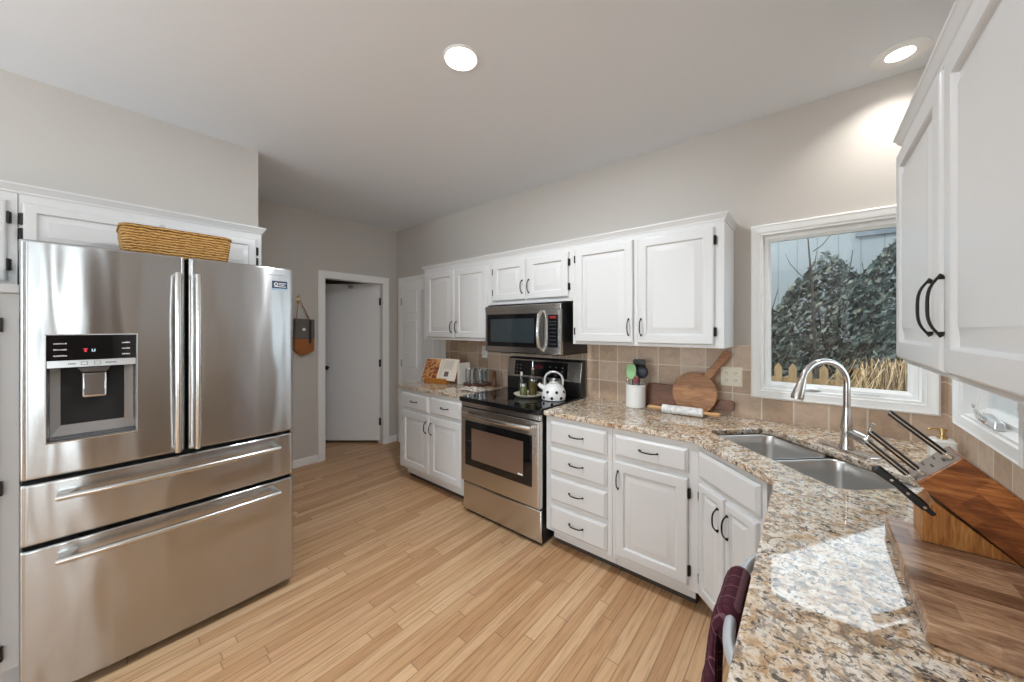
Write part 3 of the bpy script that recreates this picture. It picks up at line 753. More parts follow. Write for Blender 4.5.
# badge text and sticker on the right door
def on_door(x): return bulge(x, .4725, FW - .002)
def strip(x0, x1, z0, z1, off, mat, par, name):
    b = B(); n = 8; L = []
    for i in range(n + 1):
        x = x0 + (x1 - x0) * i / n; y = on_door(x) - off; L.append([(x, y, z0), (x, y, z1), (x, y + .0004, z1), (x, y + .0004, z0)])
    return b.loops(L).build(name, mat, par)
b = B()
for k in range(7):
    x = .800 + k * .0125; y = on_door(x) - .0003; b.box(x, x + .008, y - .0005, y + .001, 1.752, 1.7565)
b.build('badge_lettering', TEXTG, drr)
st = strip(.816, .890, 1.672, 1.722, .0006, M('navy_sticker', srgb(28, 48, 74), .35), drr, 'sticker')
strip(.816, .890, 1.672, 1.682, .0010, M('pale_blue_sticker_band', srgb(150, 172, 190), .4), st, 'sticker_band')
b = B(); L = []
xx = .834; yy = on_door(xx) - .0016
b.loops([[(xx + r * math.cos(t), yy + dy, 1.704 + r * math.sin(t)) for t in [2 * PI * k / 20 for k in range(20)]] for r, dy in ((.010, 0), (.006, 0))], False, False); b.build('sticker_ring', TEXTW, st)
for k, (a, c, z) in enumerate(((.848, .884, 1.708), (.848, .876, 1.700), (.826, .884, 1.690))): strip(a, c, z, z + .0035, .0012, TEXTW, st, 'sticker_line')

# ---- woven basket on top of it
bk = thing('basket', 'long woven seagrass basket lying on top of the refrigerator', 'basket', (-2.47, .295, 1.798), rad(90))
def rr3(hx, hy, r, z): return [(x, y, z) for x, y in rrect(hx, hy, r, 5)]
b = B(); b.loops([rr3(.182, .110, .03, 0), rr3(.190, .118, .035, .02), rr3(.200, .125, .04, .10), rr3(.200, .126, .04, .130), rr3(.194, .120, .04, .136), rr3(.184, .112, .03, .12), rr3(.17, .10, .03, .012)]); b.build('body', WICKER, bk)
b = B(); b.tube([p for p in rr3(.197, .123, .038, .130)] + [rr3(.197, .123, .038, .130)[0]], .0085, 8); b.build('rim', WICKER, bk)

# ================================================================== RANGE
rg = thing('range', 'stainless freestanding electric range with black glass top', 'stove', (-2.134, 1.915, 0))
RW = .766
B().box(.004, RW - .004, .035, YB - .03 - 1.915, .05, .885).build('body', BLACKM, rg)
B().rings(.004, RW - .004, .028, .243, [(0, .028), (.004, .024), (.012, .022)], .040).build('storage_drawer', STEELA, rg)
B().box(.02, RW - .02, .05, .5, 0, .05).build('plinth', BLACKM, rg)
od = B().rings(.002, RW - .002, .262, .842, [(0, .004), (.004, 0), (.010, -.004)], .038).build('oven_door', STEELA, rg)
B().box(.058, RW - .058, -.007, -.003, .398, .742).build('window_frame', BLACKG, od)
B().box(.130, RW - .130, -.0085, -.006, .452, .690).build('oven_window', M('oven_window_glass', (.16, .10, .07), .03, spec=.8), od)
B().box(.590, .632, -.0092, -.0084, .456, .467).build('oven_label', TEXTW, od)
b = B(); pts = [(.050 + .666 * t, -.030 - .030 * (1 - (2 * t - 1) ** 2), .798) for t in [k / 16 for k in range(17)]]
b.tube(pts, .016, 12, flat=.75, up=(0, 0, 1))
for x in (.060, .706): b.cyl((x, -.004, .798), (x, -.034, .798), .013, n=12)
b.build('handle', STEELH, od)
B().box(.002, RW - .002, .006, .04, .846, .884).build('front_rail', STEELA, rg, bevel=.003)
ck = B().box(0, RW, -.018, .60, .886, .922).build('cooktop', BLACKG, rg, bevel=.006)
b = B()
for x, y, r in ((.20, .17, .115), (.57, .17, .085), (.20, .43, .08), (.57, .43, .11)):
    b = B(); b.loops([[(x + q * math.cos(t), y + q * math.sin(t), .9222) for t in [2 * PI * k / 40 for k in range(40)]] for q in (r, r - .002)], False, False); b.build('burner_ring', TEXTG, ck)
bp = B(); bp.prism([(.565, .915), (.640, .915), (.640, 1.205), (.605, 1.205), (.588, 1.195), (.565, 1.030)], .004, RW - .004, 'x'); bgd = bp.build('backguard', BLACKM, rg, bevel=.004)
n0 = Vector((0, -.022, 0))
def guard(x0, x1, z0, z1, off, mat, name, par):
    f = lambda z: .565 + (z - 1.030) / .165 * .023
    b = B(); b.loops([[(x0, f(z0) - off, z0), (x1, f(z0) - off, z0), (x1, f(z1) - off, z1), (x0, f(z1) - off, z1)], [(x0, f(z0), z0), (x1, f(z0), z0), (x1, f(z1), z1), (x0, f(z1), z1)]])
    return b.build(name, mat, par, bevel=.003)
gp = guard(.006, RW - .006, 1.032, 1.192, .006, STEELA, 'control_panel', bgd)
guard(.088, .640, 1.050, 1.178, .008, BLACKG, 'control_glass', gp)
for z in (1.075, 1.105, 1.135):
    for x in (.11, .15, .46, .52, .58): B().box(x, x + .014, .562 + (z - 1.03) * .139 - .0055, .562 + (z - 1.03) * .139 - .004, z, z + .004).build('control_print', TEXTG, gp)
b = B(); b.box(.29, .40, .562 + .10 * .139 - .0085, .57, 1.118, 1.148); b.build('clock_display', M('dim_red_display', (.10, .02, .03), .2), gp)

# ================================================================== MICROWAVE
mw = thing('microwave', 'stainless over-the-range microwave under the short cabinet', 'microwave', (-2.118, 2.175, 0))
MWW = .752
B().box(.004, MWW - .004, .03, YB - .01 - 2.175, 1.262, 1.655).build('body', BLACKM, mw, bevel=.003)
mf = B().rings(0, MWW, 1.270, 1.643, [(0, .006), (.004, .001), (.010, 0)], .032).build('front', STEELA, mw)
B().box(.0, MWW, -.003, .03, 1.600, 1.643).build('vent_strip', STEELH, mw, bevel=.004)
md = B().box(.030, .555, -.006, .002, 1.315, 1.575).build('door_frame', BLACKG, mw, bevel=.002)
B().box(.070, .520, -.0075, -.005, 1.350, 1.538).build('door_window', M('microwave_window', (.03, .04, .045), .06, spec=.9), md)
b = B(); b.tube([(.590, -.002, 1.292), (.586, -.030, 1.315)] + [(.584, -.040 - .014 * math.sin(PI * k / 8), 1.33 + .22 * k / 8) for k in range(9)] + [(.586, -.030, 1.566), (.590, -.002, 1.588)], .012, 12, up=(1, 0, 0)); b.build('handle', STEELH, mw)
kp = B().box(.645, .730, -.005, .002, 1.322, 1.560).build('keypad', BLACKG, mw, bevel=.002)
marks([(.664 + i * .014, .673 + i * .014, 1.535, 1.537) for i in range(4)] + [(.664 + i * .014, .673 + i * .014, 1.547, 1.549) for i in range(4)] + [(.664 + i * .014, .666 + i * .014, 1.535, 1.549) for i in range(4)], -.0052, LEDRED, kp, 'clock_digit')
for z in (1.345, 1.375, 1.402, 1.430, 1.458, 1.486, 1.508): marks([(.662 + i * .021, .667 + i * .021, z, z + .004) for i in range(3)], -.0052, TEXTG, kp, 'key_print')
b = B(); b.box(.05, MWW - .05, .06, .33, 1.258, 1.262); b.build('grease_filter', GREYP, mw)

# ================================================================== ITEMS ON THE COUNTERS
Z = CT1 + .0008
# butcher board
cb = tag(B().box(.155, .486, .934, 1.386, Z, Z + .038).build('cutting_board', BUTCHER, None, bevel=.004), 'thick end-grain wooden cutting board on the near counter under the knife block', 'cutting board')
BT = Z + .0388
# knife block
kb = thing('knife_block', 'slanted acacia knife block standing on the wooden cutting board', 'knife block', (.205, 1.27, BT))
ox, oy, oz_ = .205, 1.27, BT
def loc(x, z): return (x - ox, z - oz_)
a_ = (-.737, .676); n_v = (.676, .737)
P0 = (.195, 1.091)
def ax(s, l): return (P0[0] + n_v[0] * s + a_[0] * l, P0[1] + n_v[1] * s + a_[1] * l)
poly = [loc(*ax(0, 0)), loc(*ax(.104, 0)), loc(*ax(.104, -.245)), (ax(.104, -.245)[0] - ox + .004, 0), loc(.348, BT)]
B().prism(poly, 0, .112, 'y').build('block', ACACIA, kb, bevel=.003)
poly2 = [(0, 0), (0, .070), (.020, .100), (.1405, 0)]
B().prism(poly2, .008, .104, 'y').build('wedge_foot', ACACIAV, kb, bevel=.002)
Rk = Matrix.Translation((P0[0] - ox, 0, P0[1] - oz_)) @ Matrix(((n_v[0], 0, a_[0], 0), (0, 1, 0, 0), (n_v[1], 0, a_[1], 0), (0, 0, 0, 1)))
# in this frame x runs up the slot face, y across, z along the knives
B().box(.004, .100, .004, .108, .0002, .0012).xf(Rk).build('slot_face', M('pale_grey_end_wood', srgb(150, 138, 128), .5), kb)
b = B()
for s, y in ((.034, .074), (.060, .074), (.046, .036), (.072, .036)):
    B().box(s, s + .0045, y, y + .022, .001, .0018).xf(Rk).build('slot', BLACKM, kb)
def knife(s, yw, zl, label, r=.0085, steel_view=True):
    k = thing('kitchen_knife', label, 'knife', (P0[0] + n_v[0] * s, yw, P0[1] + n_v[1] * s), 0, 'black handled knives in the block')
    m = Matrix(((0, n_v[0], a_[0], 0), (1, 0, 0, 0), (0, n_v[1], a_[1], 0), (0, 0, 0, 1)))
    B().box(-.010, .010, -.0015, .0015, .0025, zl).xf(m).build('tang', CHROME, k, bevel=.0005)
    B().box(-.011, .011, -.004, .004, .0025, .016).xf(m).build('bolster', CHROME, k, bevel=.001)
    for sy in (-1, 1):
        b = B(); b.loops([[(-.010, sy * .0016, z), (.010 + dx, sy * .0016, z), (.009 + dx, sy * .0066, z), (-.009, sy * .0066, z)] for z, dx in ((.018, -.001), (.05, .0005), (zl * .75, -.001), (zl, .002))])
        b.xf(m).build('scale', BLACKM, k, bevel=.001)
    return k
knife(.088, 1.297, .138, 'knife with the highest handle, in the top slot of the knife block')
knife(.024, 1.292, .127, 'upper of the two close-set knives low in the block', )
knife(.001, 1.294, .112, 'lower of the two close-set knives, just above the riveted handle')
k4 = thing('kitchen_knife', 'knife with thick black riveted handle, lowest in the knife block', 'knife', (.222, 1.285, 1.022), 0, 'black handled knives in the block')
m4 = Matrix(((n_v[0], 0, a_[0], 0), (0, 1, 0, 0), (n_v[1], 0, a_[1], 0), (0, 0, 0, 1)))
b = B(); b.loops([[(x0, -.008, z), (x1, -.008, z), (x1, .008, z), (x0, .008, z)] for z, x0, x1 in ((-.006, -.007, .009), (.03, -.009, .011), (.075, -.007, .010), (.105, -.010, .010), (.124, -.013, .010), (.132, -.010, .006))]); b.xf(m4).build('handle', BLACKM, k4, bevel=.006, seg=3)
b = B()
for z in (.018, .055, .092): b.cyl((.001, -.0092, z), (.001, .0092, z), .0032, n=12)
b.xf(m4).build('rivet', CHROME, k4)

# soap dispenser
sd = thing('soap_dispenser', 'white soap dispenser with gold pump in the corner by the side window', 'soap dispenser', (.428, 2.318, Z))
b = B(); b.loops([rr3(.036, .036, .012, 0), rr3(.037, .037, .012, .004), rr3(.037, .037, .012, .072), rr3(.030, .030, .012, .080)]); b.build('bottle', WHITECER, sd)
b = B(); b.lathe([(.016, .080), (.016, .092), (.008, .094), (.007, .112), (.014, .113), (.014, .124), (.004, .127)], (0, 0, 0), 20); b.tube([(0, 0, .120), (-.030, -.012, .122), (-.044, -.016, .114)], [.006, .005, .004], 10); b.build('pump', BRASS, sd)

# crock of utensils
cx, cy = -.935, 2.462
cr = tag(B().lathe([(.062, 0), (.066, .004), (.066, .148), (.069, .150), (.069, .158), (.061, .158), (.061, .012)], (0, 0, 0), 40).build('crock', WHITECER), 'white ceramic crock holding cooking utensils beside the backsplash', 'crock')
cr.location = (cx, cy, Z)
UG = 'utensils standing in the white crock'
def utensil(name, label, tip, foot, zt, head):
    t = thing(name, label, 'utensil', (cx + foot[0], cy + foot[1], Z + .016), 0, UG)
    p = Vector((tip[0] - foot[0], tip[1] - foot[1], zt - .016))
    return t, p
MINT = M('mint_green_silicone', srgb(150, 196, 142), .45); SLATE = M('slate_silicone', srgb(38, 44, 54), .4); RED = M('dark_red_silicone', srgb(130, 52, 56), .5)
def shaft(t, p, mat, r=.0045): B().tube([(0, 0, 0), tuple(p)], r, 10).build('handle', mat, t)
def headmat(p, flip=0): return Matrix.Translation(p) @ p.to_track_quat('Z', 'Y').to_matrix().to_4x4()
t, p = utensil('spatula', 'mint green spatula at the front of the utensil crock', (-.018, -.035), (.0, -.020), .195, 0)
shaft(t, p, SILVERP); b = B(); b.loops([rr3(w_, .005, .0045, z) for w_, z in ((.016, 0), (.030, .012), (.036, .05), (.034, .085), (.022, .102))]); b.xf(Matrix.Translation(p)).build('blade', MINT, t)
t, p = utensil('ladle', 'dark slate ladle leaning right in the utensil crock', (.044, .000), (.022, .000), .208, 0)
shaft(t, p, SILVERP); B().ball((.004, -.010, .038), .044, (1, .45, 1.0)).xf(Matrix.Translation(p)).build('bowl', SLATE, t)
t, p = utensil('slotted_turner', 'black turner standing tallest at the back of the crock', (.012, .040), (.008, .028), .232, 0)
shaft(t, p, BLACKM); b = B(); b.loops([rr3(w_, .003, .0028, z) for w_, z in ((.012, 0), (.034, .02), (.046, .08), (.040, .096))]); b.xf(Matrix.Translation(p)).build('blade', BLACKM, t)
t, p = utensil('cooking_spoon', 'black spoon behind the green spatula, left in the crock', (-.034, .022), (-.020, .014), .215, 0)
shaft(t, p, BLACKM); B().ball((0, 0, .035), .036, (.85, .3, 1.2)).xf(Matrix.Translation(p)).build('bowl', BLACKM, t)
t, p = utensil('whisk', 'wire whisk with loop leaning out left of the crock', (-.043, -.014), (-.030, -.012), .172, 0)
b = B(); b.tube([(0, 0, 0), tuple(p)], .005, 10); b.build('handle', NICKEL, t)
b = B()
for a in range(4):
    an = PI * a / 4; b.tube([tuple(p + Vector((math.cos(an) * .022 * math.sin(PI * q / 10) * (1 if q <= 10 else -1), math.sin(an) * .022 * math.sin(PI * q / 10), .055 * (1 - math.cos(PI * q / 10)) / 2 if q <= 10 else 0))) for q in range(11)], .0012, 6)
b.build('wire_loop', CHROME, t)
t, p = utensil('silicone_brush', 'small dark red brush between green spatula and slate ladle', (.020, -.044), (.010, -.034), .168, 0)
shaft(t, p, SILVERP); b = B(); b.loops([rr3(w_, .006, .005, z) for w_, z in ((.008, 0), (.016, .008), (.018, .045))]); b.xf(Matrix.Translation(p)).build('bristles', RED, t)
t, p = utensil('tongs', 'steel tongs leaning out right of the crock', (.050, .010), (.034, .008), .178, 0)
b = B(); b.tube([(0, 0, 0), tuple(p)], .006, 8, flat=.4); b.tube([(-.006, .006, 0), tuple(p + Vector((-.016, .006, 0)))], .006, 8, flat=.4); b.build('arm', CHROME, t)

# round paddle board leaning on the backsplash, dark board behind it
tilt = Matrix.Rotation(rad(-9), 4, 'X')
pb = thing('paddle_board', 'round light-brown wooden paddle board leaning on the backsplash, handle up to the right', 'paddle board', (-.568, 2.475, Z), 0)
b = B(); C0 = Vector((0, 0, .163)); n = 48; out = []
hd = rad(56); hw = .026; Rr = .140
th = math.asin(hw / Rr)
a0 = hd + th
for k in range(n + 1):
    a = a0 + (2 * PI - 2 * th) * k / n; out.append((C0.x + Rr * .93 * math.cos(a), C0.z + Rr * .95 * math.sin(a)))
ux, uz = math.cos(hd), math.sin(hd)
for l, h in ((.175, .022), (.215, .020), (.28, .024), (.315, .024), (.326, .014)): out.append((C0.x + ux * l + uz * h, C0.z + uz * l - ux * h))
for l, h in ((.326, .014), (.315, .024), (.28, .024), (.215, .020), (.175, .022)): out.append((C0.x + ux * l - uz * h, C0.z + uz * l + ux * h))
zmin = min(z for x, z in out)
out = [(x, z - zmin) for x, z in out]
b.prism(out, -.010, .010, 'y'); b.xf(tilt).build('board', PEELW, pb, bevel=.003)
bb = thing('serving_board', 'dark rectangular wooden board behind the round paddle, short handle sticking out right', 'serving board', (-.62, 2.532, Z), 0)
b = B(); b.prism([(-.262, .04), (-.25, .03), (.12, .03), (.135, .045), (.135, .068), (.22, .070), (.255, .070), (.266, .082), (.266, .118), (.255, .130), (.20, .128), (.135, .132), (.135, .178), (.12, .190), (-.25, .195), (-.262, .185)], -.009, .009, 'y')
b.xf(Matrix.Translation((0, 0, -.030)) ).xf(Matrix.Rotation(rad(-8), 4, 'X')).build('board', DARKW, bb, bevel=.003)
# marble rolling pin
rp = thing('rolling_pin', 'marble rolling pin with light wooden handles on the counter', 'rolling pin', (-.618, 2.405, Z + .029), rad(4))
B().tube([(-.118, 0, 0), (-.114, 0, 0), (.114, 0, 0), (.118, 0, 0)], [.024, .0275, .0275, .024], 28).build('barrel', MARBLE, rp)
for s in (-1, 1): B().tube([(s * .118, 0, 0), (s * .128, 0, 0), (s * .150, 0, 0), (s * .185, 0, 0), (s * .205, 0, 0), (s * .210, 0, 0)], [.011, .009, .012, .0125, .010, .004], 16).build('handle', HANDW, rp)

# kettle on the range
kt = thing('kettle', 'white kettle with black polka dots on the right side of the cooktop', 'kettle', (-1.492, 2.275, .9225), rad(205))
prof = [(.078, 0), (.088, .004), (.092, .030), (.089, .062), (.076, .094), (.054, .114), (.036, .122), (.034, .124)]
b = B(); b.lathe(prof, (0, 0, 0), 40); b.tube([(.066, 0, .080), (.100, 0, .098), (.116, 0, .116)], [.022, .016, .013], 16); b.build('body', WHITECER, kt)
def prad(z):
    for (r0, z0), (r1, z1) in zip(prof, prof[1:]):
        if z0 <= z <= z1: return r0 + (r1 - r0) * (z - z0) / (z1 - z0), math.atan2(r0 - r1, z1 - z0)
    return .05, 0
b = B()
for row, (z, off) in enumerate(((.022, 0), (.066, .5))):
    for k in range(8):
        an = 2 * PI * (k + off) / 8; r, sl = prad(z); nrm = Vector((math.cos(an) * math.cos(sl), math.sin(an) * math.cos(sl), math.sin(sl)))
        pc_ = Vector((math.cos(an) * r, math.sin(an) * r, z)); q = nrm.to_track_quat('Z', 'Y').to_matrix().to_4x4()
        b.lathe([(.0085, -.003), (.0085, .0012), (.006, .0016)], (0, 0, 0), 14) if False else None
        L = [[tuple(Matrix.Translation(pc_) @ q @ Vector((rr * math.cos(2 * PI * i / 14), rr * math.sin(2 * PI * i / 14), zz))) for i in range(14)] for rr, zz in ((.0115, -.005), (.0115, .0009), (.007, .0013))]
        b.loops(L)
b.build('polka_dot', BLACKM, kt)
b = B(); b.lathe([(.036, .127), (.036, .131), (.020, .137), (.006, .139), (.006, .146), (.012, .150), (.010, .160), (.003, .163)], (0, 0, 0), 24); b.build('lid', WHITECER, kt)
b = B(); b.tube([(-.066, 0, .096)] + [(-.070 + .140 * (1 - math.cos(PI * q / 14)) / 2, 0, .125 + .085 * math.sin(PI * q / 14) ** .7) for q in range(15)] + [(.066, 0, .096)], [.006] + [.0085] * 15 + [.006], 12, up=(0, 1, 0)); b.build('handle', SILVERP, kt)
# little tray with bottles on the left rear of the cooktop
tx, ty = -1.712, 2.245
tr = tag(B().lathe([(.070, 0), (.098, .006), (.112, .020), (.116, .024), (.112, .026), (.094, .012), (.01, .010)], (0, 0, 0), 40).build('tray', M('white_beaded_tray', srgb(216, 206, 186), .4)), 'small round cream tray holding oil bottles on the cooktop', 'tray')
tr.location = (tx, ty, .9225)
TZ = .9225 + .0125
def bottle(name, label, x, y, prof, mat, cap, capm, cat='bottle'):
    t = thing(name, label, cat, (tx + x, ty + y, TZ), 0, 'bottles on the round tray')
    B().lathe(prof, (0, 0, 0), 24).build('glass', mat, t)
    B().lathe(cap, (0, 0, 0), 16).build('stopper', capm, t)
bottle('oil_bottle', 'tall dark oil bottle with silver pourer on the cream tray', .030, .020, [(.028, 0), (.032, .004), (.032, .105), (.028, .112)], OILG, [(.012, .200), (.013, .215), (.006, .220), (.005, .262), (.0025, .270)], CHROME)
ob = [o for o in bpy.data.objects if o.name == 'oil_bottle'][0]
B().lathe([(.031, .1125), (.030, .130), (.024, .150), (.012, .165), (.012, .200)], (0, 0, 0), 24, False).build('clear_neck', JARG, ob)
bottle('oil_cruet', 'slim clear cruet with white stopper at the left of the cream tray', -.058, -.012, [(.022, 0), (.025, .004), (.025, .075), (.012, .105), (.010, .150), (.012, .152)], JARG, [(.009, .148), (.009, .160), (.012, .165), (.006, .178)], WHITEP)
bottle('herb_jar', 'short olive-green herb jar at the front of the cream tray', -.012, -.045, [(.026, 0), (.029, .004), (.029, .060), (.022, .070), (.022, .075)], GREENG, [(.024, .074), (.024, .092), (.020, .094)], SILVERP, 'jar')
# three small shakers between the tray and the kettle
SH = M('cream_shaker', srgb(216, 200, 158), .35)
sk0 = None
for i, (x, y, lab) in enumerate(((-1.660, 2.395, 'small cream shaker behind the tray, left one of three'), (-1.600, 2.415, 'small cream shaker behind the kettle, middle one of three'), (-1.540, 2.425, 'small cream shaker behind the kettle, right one of three'))):
    if sk0 is None:
        sk0 = thing('shaker', lab, 'shaker', (x, y, .9225), 0, 'cream shakers at the back of the cooktop')
        B().lathe([(.020, 0), (.023, .004), (.020, .060), (.017, .110)], (0, 0, 0), 20).build('body', SH, sk0); B().lathe([(.0175, .110), (.018, .122), (.010, .134), (.003, .136)], (0, 0, 0), 20).build('cap', SILVERP, sk0)
    else: dup(sk0, (x, y, .9225), None, lab)

# open cookbook on its wooden stand
csx, csy = -2.866, 2.280
cs = thing('cookbook_stand', 'honey-coloured wooden stand propping the open cookbook', 'book stand', (csx, csy, Z), rad(14))
b = B(); b.box(-.13, .13, -.075, .085, 0, .022); b.build('base', STANDW, cs, bevel=.004)
b = B(); b.box(-.13, .13, -.075, -.055, .022, .052); b.build('ledge', STANDW, cs, bevel=.004)
mt = Matrix.Translation((0, -.022, .0225)) @ Matrix.Rotation(rad(-24), 4, 'X')
b = B(); b.box(-.12, .12, 0.010, .018, 0, .20); b.xf(mt).build('back_panel', STANDW, cs)
ck_ = thing('cookbook', 'open cookbook with a food photo on the left page, left of the range', 'book', (csx, csy, Z), rad(14))
mb = Matrix.Translation((0, -.037, .0255)) @ Matrix.Rotation(rad(-24), 4, 'X')
PAGE = M('page_paper', srgb(232, 222, 206), .8); COVER = M('maroon_cover', srgb(120, 44, 40), .6)
b = B(); b.loops([[(-.215, y, z) for y, z in ((.012, 0), (.016, 0), (.016, .235), (.012, .235))], [(0, y, z) for y, z in ((.004 + .004, 0), (.012, 0), (.012, .235), (.008, .235))], [(.215, y, z) for y, z in ((.012, 0), (.016, 0), (.016, .235), (.012, .235))]]); b.xf(mb).build('cover', COVER, ck_)
for s in (-1, 1):
    b = B(); L = []
    for q in range(9):
        x = .207 * q / 8; bow = -.014 * math.sin(PI * min(1, q / 8 * 1.05) ** .6) + .003
        L.append([(s * x, bow, .005), (s * x, .010 if q else .009, .005), (s * x, .010 if q else .009, .230), (s * x, bow, .230)])
    b.loops(L); pg = b.xf(mb).build('page_block', PAGE, ck_)
    if s < 0:
        FOOD = M('printed_food_photo', rough=.5); g = N(FOOD)
        g.col(g.ramp(g.noise(g.coord(), 24, 4, .6, 1.0), [(.30, srgb(70, 30, 22)), (.45, srgb(150, 74, 46)), (.56, srgb(206, 150, 96)), (.70, srgb(226, 196, 150))]))
        b = B(); L = []
        for q in range(9):
            x = .010 + .190 * q / 8; qq = x / .207 * 8; bow = -.014 * math.sin(PI * min(1, qq / 8 * 1.05) ** .6) + .003
            L.append([(-x, bow - .0012, .012), (-x, bow - .0004, .012), (-x, bow - .0004, .222), (-x, bow - .0012, .222)])
        b.loops(L); b.xf(mb).build('photo', FOOD, pg)
    else:
        def onpage(x): return -.014 * math.sin(PI * min(1, x / .207 * 1.05) ** .6) + .003
        b = B(); b.box(.075, .125, onpage(.10) - .0024, onpage(.10) - .0006, .045, .095); b.xf(mb).build('small_picture', M('printed_grey_picture', srgb(110, 100, 96), .6), pg)
        b = B()
        for k in range(8): z = .205 - k * .012; b.box(.05, .05 + R.uniform(.09, .12), onpage(.10) - .0022, onpage(.10) - .0006, z, z + .0025)
        b.xf(mb).build('text_line', TEXTG, pg)
# white framed tray rack with glasses, wooden tray, folded cloth
gx, gy = -2.474, 2.430
wt = tag(B().lathe([(.122, 0), (.131, .006), (.136, .016), (.132, .018), (.124, .009), (.02, .008)], (0, 0, 0), 40).build('wooden_tray', M('red_brown_wood', srgb(104, 54, 34), .35)), 'round red-brown wooden tray under the glasses by the range', 'tray')
wt.location = (gx, gy, Z)
gi = 0; g0 = None
for x, y, lab in ((-.075, -.045, 'clear drinking glass at the front left of the wooden tray'), (.0, -.065, 'clear drinking glass at the front middle of the wooden tray'), (.07, -.03, 'clear drinking glass at the front right of the wooden tray'), (-.045, .045, 'clear drinking glass at the back left of the wooden tray'), (.04, .055, 'clear drinking glass at the back right of the wooden tray')):
    if g0 is None:
        g0 = tag(B().lathe([(.026, 0), (.031, .003), (.034, .145), (.0325, .145), (.029, .012), (.01, .010)], (0, 0, 0), 28).build('drinking_glass', JARG), lab, 'glass', 'clear glasses on the wooden tray')
        g0.location = (gx + x, gy + y, Z + .0095)
    else:
        o = g0.copy(); COL.objects.link(o); o.location = (gx + x, gy + y, Z + .0095); o['label'] = lab
bx = tag(B().box(-.013, .013, -.075, .075, 0, .205).build('recipe_binder', M('white_binder', srgb(224, 218, 208), .5), None, bevel=.003), 'white binder standing upright between the cookbook and the glasses', 'binder')
bx.location = (-2.632, 2.400, Z)
pm = tag(B().lathe([(.026, 0), (.030, .006), (.022, .030), (.017, .070), (.022, .090), (.014, .10), (.020, .120), (.012, .138), (.004, .146)], (0, 0, 0), 24).build('pepper_mill', M('brown_turned_wood', srgb(120, 74, 44), .35)), 'small turned wooden pepper mill at the right of the glasses', 'pepper mill')
pm.location = (-2.285, 2.470, Z)
# crumpled checked dish cloth
b = B(); nx, ny = 18, 14; G = []
for i in range(nx + 1):
    row = []
    for j in range(ny + 1):
        x, y = -.13 + .26 * i / nx, -.085 + .17 * j / ny
        h = .030 * max(0, 1 - (x / .135) ** 2) * max(0, 1 - (y / .09) ** 2) * (.65 + .5 * math.sin(x * 60 + y * 35) * math.cos(y * 55)) + .003
        row.append(b.bm.verts.new((x * (1 - .25 * abs(y) / .09), y, max(.002, h))))
    G.append(row)
for i in range(nx):
    for j in range(ny): b.bm.faces.new((G[i][j], G[i + 1][j], G[i + 1][j + 1], G[i][j + 1]))
CL = M('checked_cloth', rough=.9); g = N(CL); sp = g.n('ShaderNodeSeparateXYZ'); g.t.links.new(g.coord(), sp.inputs[0])
ln = g.math('MAXIMUM', g.math('LESS_THAN', g.math('FRACT', g.math('MULTIPLY', sp.outputs[0], 26)), .16), g.math('LESS_THAN', g.math('FRACT', g.math('MULTIPLY', sp.outputs[1], 26)), .16))
g.col(g.mix(ln, srgb(226, 214, 200), srgb(120, 104, 96)))
dc = tag(b.build('dish_cloth', CL, None, solid=.003, sub=1, ang=80), 'crumpled pale checked dish cloth on the counter beside the cooktop', 'dish cloth')
dc.location = (-2.292, 2.200, Z + .001); dc.rotation_euler = (0, 0, rad(8))

# ---- wall outlets
def outlet(x, z, label, gangs, y=YB - .0085, mat=None):
    t = thing('outlet_plate', label, 'outlet', (x, y, z), 0, 'outlet plates on the backsplash'); w_ = .038 + .046 * (gangs - 1) / 2 + (.0 if gangs == 1 else -.003)
    B().rings(-w_, w_, -.060, .060, [(0, -.001), (.003, -.005), (.006, -.006)], 0).build('plate', mat or BEIGEP, t)
    for g_ in range(gangs):
        cx_ = 0 if gangs == 1 else (-.024 + .048 * g_)
        for dz in (-.022, .022):
            b = B(); b.lathe([(.0165, 0), (.0165, .0025), (.014, .003)], (0, 0, 0), 18); b.xf(Matrix.Translation((cx_, -.0062, dz)) @ Matrix.Rotation(rad(90), 4, 'X')); r_o = b.build('socket', mat or BEIGEP, t)
            b = B()
            for sx in (-.006, .006): b.box(cx_ + sx - .0013, cx_ + sx + .0013, -.0096, -.0088, dz - .002, dz + .008)
            b.cyl((cx_, -.0088, dz - .008), (cx_, -.0096, dz - .008), .0024, n=10); b.build('slot', GREYP, r_o)
outlet(-.376, 1.160, 'ivory double outlet plate right of the round paddle board, near the window', 2)
outlet(-2.83, 1.245, 'tan outlet plate on the tile just above the open cookbook', 2, mat=M('tan_plate', srgb(196, 180, 146), .45))
outlet(-2.52, 1.225, 'white outlet plate behind the clear glasses', 1, mat=WHITEP)

# ---- handbag hanging on the wall
hk = thing('wall_hook', 'brass-toned hook on the wall holding the brown handbag', 'hook', (XD + .001, 1.425, 1.76))
b = B(); b.box(0, .006, -.012, .012, -.035, .035); b.tube([(.004, 0, .02), (.03, 0, .03), (.045, 0, .055)], [.005, .005, .006], 10); b.tube([(.004, 0, -.015), (.025, 0, -.025), (.035, 0, -.008)], [.005, .005, .006], 10); b.build('hook', BRASS, hk)
LEATH = m_paint('tan_leather', srgb(156, 94, 48), .5, .1, 200); GREYF = m_paint('grey_felt', srgb(106, 100, 96), .9, .2, 400)
hb = thing('handbag', 'small grey and tan leather bag hanging on the wall beside the refrigerator', 'bag', (XD + .004, 1.47, 1.175))
b = B(); b.prism([(-.095, .07), (-.07, .03), (-.01, .0), (.06, .03), (.095, .045), (.096, .22), (-.098, .22)], .002, .060, 'x'); b.build('body', LEATH, hb, bevel=.010, seg=3)
